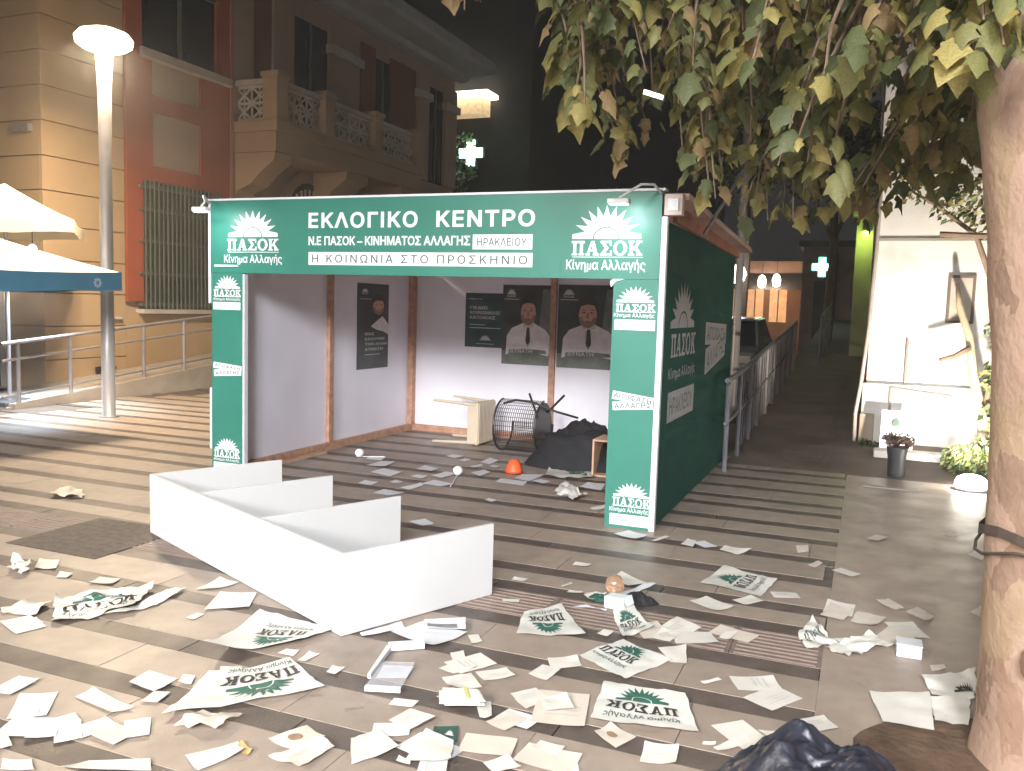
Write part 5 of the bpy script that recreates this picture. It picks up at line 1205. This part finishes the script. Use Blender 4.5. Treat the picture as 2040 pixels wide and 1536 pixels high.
sheet(OB, [(245,222),(405,228),(400,190),(290,183)], 'crumpled pinkish paper alone left of the shelf', PAPERP, amp=.03, fold=1.4)
sheet(OB, [(35,585),(100,612),(155,560),(70,538)], 'crumpled white paper ball at the far left', PAPER, amp=.05, fold=1.6)
sheet(OB, [(165,565),(270,568),(287,525),(190,518)], 'white paper right of the crumpled ball', PAPER, curl=.05)
sheet(OB, [(425,638),(540,642),(582,615),(480,604)], 'white sheet above the crumpled bag on the left', PAPER)
sheet(OB, [(0,775),(160,797),(252,740),(120,733)], 'torn white paper at the left frame edge', PAPER, amp=.02)
sheet(OB, [(940,668),(1030,668),(1150,640),(1060,612)], 'white sheet half under the middle of the shelf side', PAPER)
sheet(OB, [(980,768),(1200,752),(1235,690),(1060,680)], 'folded white sheet beside the shelf side', PAPER, curl=.05)
sheet(OB, [(835,1335),(1060,1355),(1165,1292),(920,1268)], 'crumpled thin paper below the upside-down bag', PAPERP, amp=.03, fold=1.7)
sheet(OB, [(620,1118),(740,1165),(855,1110),(720,1062)], 'blank white sheet left of the upside-down bag', PAPER)
sheet(OB, [(360,1185),(540,1265),(645,1240),(450,1148)], 'thin pale sheet on the lit paving at lower left', PAPER)
sheet(OB, [(950,1540),(1180,1455),(1150,1403),(890,1470)], 'white folded brochure at the bottom left', PAPER, amp=.006, curl=.05)
sheet(OB, [(1180,1478),(1215,1452),(1165,1400),(1140,1420)], 'orange-toned slip beside the folded brochure', mat('orange_slip', (.62,.38,.16), .6, .1))
sheet(OB, [(1400,1445),(1565,1392),(1480,1328),(1290,1400)], 'portrait leaflet on the pile at the bottom', PAPERP, PORT, amp=.008)
sheet(OB, [(1440,1545),(1615,1432),(1540,1400),(1290,1480)], 'creased portrait leaflet in front of the pile', PAPERP, RULES, amp=.014)
sheet(OB, [(0,1545),(165,1545),(150,1488),(15,1500)], 'white sheet in the bottom left corner', PAPER)
sheet(OB, [(250,1545),(730,1545),(720,1488),(430,1500)], 'long white sheet on the bottom edge at left', PAPER)
# small cards that nothing tells apart: one label per spot
def cards(o_, lst, label, m=PAPER):
    for pts in lst: litter('paper_card', cq(*o_, pts), m, .002, .015, n=4, label=label, cat='card', group=label)
cards(OB, [[(1335,972),(1410,987),(1442,960),(1380,950)], [(1430,1008),(1470,1012),(1542,975),(1490,968)], [(1570,1068),(1612,1077),(1662,1045),(1600,1038)]], 'small white card in front of the shelf corner')
cards(OB, [[(75,1302),(140,1308),(192,1250),(110,1248)], [(270,608),(320,612),(352,590),(290,578)], [(855,1120),(920,1130),(940,1085),(880,1078)], [(1055,1075),(1150,1080),(1165,1045),(1060,1040)], [(895,800),(930,812),(985,785),(950,778)], [(660,1330),(690,1338),(705,1318),(670,1312)]], 'small white card on the paving left of the shelf')
cards(OE, [[(815,287),(887,275),(860,223),(788,230)], [(690,412),(778,405),(760,338),(668,350)], [(250,702),(410,722),(458,676),(290,658)], [(300,1095),(395,1112),(400,1090),(320,1052)]], 'small white card between the shelf and the bottom edge')
cards(OD, [[(400,367),(486,377),(512,360),(420,349)], [(50,447),(120,457),(152,443),(70,434)], [(335,487),(352,490),(407,468),(392,461)], [(370,521),(455,524),(462,515),(380,509)], [(0,572),(95,582),(102,562),(5,559)], [(540,760),(600,775),(640,745),(580,735)]], 'small white slip right of the open end of the shelf')
cards(OD, [[(1235,787),(1300,799),(1348,745),(1272,753)], [(1130,1042),(1162,1050),(1257,1025),(1232,1013)], [(1140,1392),(1215,1394),(1222,1372),(1150,1370)], [(1020,245),(1090,258),(1110,225),(1060,215)], [(850,225),(880,228),(960,200),(930,196)]], 'small white slip on the striped paving right of the bags')
cards(OF, [[(205,456),(215,490),(268,486),(265,454)], [(260,552),(300,564),(337,540),(312,528)], [(545,422),(602,434),(652,415),(590,403)], [(1030,500),(1100,528),(1130,500),(1070,485)], [(1045,772),(1105,805),(1125,745),(1110,738)], [(850,1030),(860,1060),(930,1050),(920,1025)], [(910,400),(960,412),(1000,402),(950,392)]], 'small pale paper on the side pavement near the tree', PAPERP)
cards(OC, [[(95,732),(200,742),(237,720),(130,713)], [(100,777),(230,787),(297,750),(200,748)], [(125,822),(260,852),(342,825),(220,798)], [(540,847),(610,864),(722,830),(640,823)], [(470,897),(600,917),(692,900),(560,873)], [(330,927),(390,940),(492,910),(470,893)], [(45,897),(130,912),(182,890),(90,878)], [(145,962),(260,982),(362,960),(220,938)], [(640,714),(700,727),(762,715),(690,703)], [(800,784),(830,792),(892,780),(880,768)], [(810,827),(870,850),(942,825),(900,806)], [(870,752),(930,767),(1002,740),(940,723)], [(970,887),(1160,912),(1192,885),(1010,863)], [(1100,862),(1200,882),(1312,840),(1160,833)], [(1545,922),(1690,947),(1722,900),(1600,893)], [(900,1012),(950,1024),(987,1012),(930,998)], [(1615,1067),(1640,1082),(1722,1070),(1720,1043)], [(440,802),(540,817),(592,800),(500,778)], [(390,1152),(480,1187),(562,1170),(500,1138)], [(260,885),(300,900),(350,885),(300,875)], [(730,740),(770,750),(810,735),(770,728)], [(1225,880),(1300,900),(1350,885),(1280,870)], [(400,850),(470,868),(520,850),(450,838)], [(930,785),(980,795),(1010,780),(960,772)]], 'white paper on the floor inside the booth', PAPERB)
litter('carrier_bag', cq(*OC, [(1360,975),(1510,1024),(1592,1000),(1450,905)]), PLASTIC, .05, .05, n=12, fold=1.4, label='crumpled translucent bag on the booth floor', cat='bag', group=BAGG)
# printed bag standing against the wooden box
b9 = litter('carrier_bag', [(1086,950),(1180,956),(1192,925),(1100,922)], PLASTIC, .02, .0, n=14, fold=1.2, lift=[.0,.02,.26,.10], prints=[('sun_print', 'sun', SUN, (.4,.85,.15,.75), GINK)], label='white bag with green sun propped against the wooden box', cat='bag', group=BAGG)
# stack of cards with a rubber band, clear holder, cluster beside the amber glass
t = thing('card_stack', G(920, 1415), 'banded stack of white cards near the centre of the paving', 'card stack')
Q = [G(*p) for p in cq(*OE, [(608,742),(882,742),(842,668),(606,658)])]
for k in range(4):
    j = Vector((rnd.uniform(-.012,.012), rnd.uniform(-.01,.01), .024+.008*k)); b = MB(); b.hexa([q+j for q in Q], [q+j+Vector((0,0,.006)) for q in Q]); b.build('card_bundle', PAPER, t)
qa = Q[0].lerp(Q[1], .62); qb = Q[3].lerp(Q[2], .62); d_ = (Q[1]-Q[0])*.09
b = MB(); b.hexa([qa+Vector((0,0,.056)), qa+d_+Vector((0,0,.056)), qb+d_+Vector((0,0,.056)), qb+Vector((0,0,.056))], [qa+Vector((0,0,.059)), qa+d_+Vector((0,0,.059)), qb+d_+Vector((0,0,.059)), qb+Vector((0,0,.059))]); b.build('band', mat('band_yellow', (.55,.52,.2), .6, .1), t)
sheet(OE, [(868,792),(952,797),(946,680),(842,674)], 'card fallen from the banded stack', PAPER, RULES)
t = thing('sign_holder', G(770, 1350), 'clear acrylic sign holder lying in front of the shelf', 'holder')
Q = [G(*p) for p in cq(*OE, [(88,608),(332,622),(428,440),(215,434)])]
b = MB(); b.hexa([q+Vector((0,0,.020)) for q in Q], [q+Vector((0,0,.023)) for q in Q]); b.build('clear_sheet', CLEAR, t)
def strip(pts, h, nm): 
    Q = [G(*p) for p in cq(*OE, pts)]; b = MB(); b.hexa([q+Vector((0,0,.007)) for q in Q], [q+Vector((0,0,h)) for q in Q]); b.build(nm, WEDGE, t)
strip([(110,527),(132,527),(266,345),(240,330)], .03, 'edge_strip'); strip([(255,341),(496,323),(490,300),(250,315)], .034, 'foot_strip'); strip([(88,612),(330,626),(336,612),(95,598)], .026, 'edge_strip')
p = G(1224, 1186); t = thing('glass_globe', p, 'amber glass globe among torn papers right of the shelf', 'globe')
MB().lathe(p, [(.005,.004),(.03,.008),(.055,.045),(.05,.085),(.03,.11),(.012,.118)], 18).build('globe', AMBER, t, smooth=True); MB().lathe(p, [(.018,.112),(.016,.119),(.006,.122)], 10).build('cap', AMBER, t)
p = G(1228, 1212); t = thing('small_carton', p, 'small pale carton lying by the amber glass', 'carton')
b = MB(); b.hexa([p+Vector(v) for v in ((-.06,-.035,.006),(.05,-.05,.006),(.07,.04,.006),(-.045,.05,.006))], [p+Vector(v) for v in ((-.062,-.035,.07),(.05,-.05,.075),(.07,.04,.072),(-.045,.05,.068))]); b.build('carton_body', mat('pale_mint', (.70,.76,.74), .5, .05), t, bevel=.004)
b = MB(); b.hexa([p+Vector(v) for v in ((.05,-.055,.078),(.08,-.10,.05),(.10,-.02,.05),(.072,.035,.075))], [p+Vector(v) for v in ((.05,-.055,.08),(.08,-.10,.052),(.10,-.02,.052),(.072,.035,.077))]); b.build('flap', MATS['pale_mint'], t)
tag(lump('cloth_scrap', BLACKF, G(1272, 1200), .10, .07, .05, 5.5), 'dark rag beside the small carton', 'rag')
tag(lump('green_scrap', mat('green_film', (.02,.07,.05), .4, .2), G(1195, 1195), .07, .05, .03, 8.2), 'dark green scrap of film left of the amber glass', 'scrap')
# white block and dark heap in the foreground
p = G(1812, 1305); t = thing('white_box', p, 'small white box on the side pavement before the tree', 'box')
b = MB(); b.box(p.x-.06, p.x+.05, p.y-.05, p.y+.05, .001, .06); b.build('box_body', PAPERB, t, bevel=.004); b = MB(); b.box(p.x-.062, p.x+.052, p.y-.052, p.y+.052, .0605, .066); b.build('lid', PAPERB, t)
tag(lump('jacket_heap', NAVYF, (-.03, 2.84, 0), .40, .25, .22, 12.7, .4, 96, 40, 3.2), 'dark crumpled jacket or bag heap at the bottom edge', 'heap')

# thinner drifts of flyers between the bags
rx = random.Random(31)
FLY = [('left foreground', -20, 760, 1180, 1530, 15), ('centre foreground', 760, 1240, 1300, 1530, 13), ('right foreground', 1240, 1900, 1230, 1500, 10), ('open paving', 1000, 1640, 1060, 1220, 8)]
for zone, xa, xb, ya, yb, cnt in FLY:
    lab = 'thin loose flyer lying flat in the %s litter' % zone if zone != 'open paving' else 'thin loose flyer on the open paving right of the shelf'
    hubs = [(rx.uniform(xa, xb), rx.uniform(ya, yb)) for _ in range(5)]
    for k in range(cnt):
        h = rx.choice(hubs); px = h[0]+rx.gauss(0, 70); py = h[1]+rx.gauss(0, 28)
        if not (-30 < px < 1930 and ya-20 < py < 1540): continue
        if 280 < px < 1000 and py < 1290-abs(px-690)*.55: continue
        c = G(px, py); a = rx.uniform(0, 6.28); ww = rx.choice((.05, .07, .075, .105)); hh = ww*rx.choice((.65, .7, 1.4))
        cs_ = [c+Vector((x*math.cos(a)-y*math.sin(a), x*math.sin(a)+y*math.cos(a), 0)) for x, y in ((-ww,-hh),(ww,-hh),(ww,hh),(-ww,hh))]
        qp = [proj(q) for q in cs_]
        if all(qp): litter('flyer', qp, rx.choice((PAPER, PAPER, PAPERP, PAPERB)), .0025, .02, n=5, label=lab, cat='flyer', group=lab, prints=RULES if rx.random() < .4 else ())

# thin even volume added to give lamp bloom and lift the blacks
bz = MB(); bz.box(-215, 215, -75, 315, -1.2, 36)
hm = bpy.data.materials.new('bloom_air'); hm.use_nodes = True; hn = hm.node_tree; hn.nodes.remove(hn.nodes['Principled BSDF'])
pv = hn.nodes.new('ShaderNodeVolumePrincipled'); pv.inputs['Density'].default_value = .0042; pv.inputs['Color'].default_value = (.9, .88, .87, 1); pv.inputs['Anisotropy'].default_value = .35
hn.links.new(pv.outputs[0], hn.nodes['Material Output'].inputs['Volume'])
hz = bz.build('bloom_volume', hm); hz['kind'] = 'stuff'
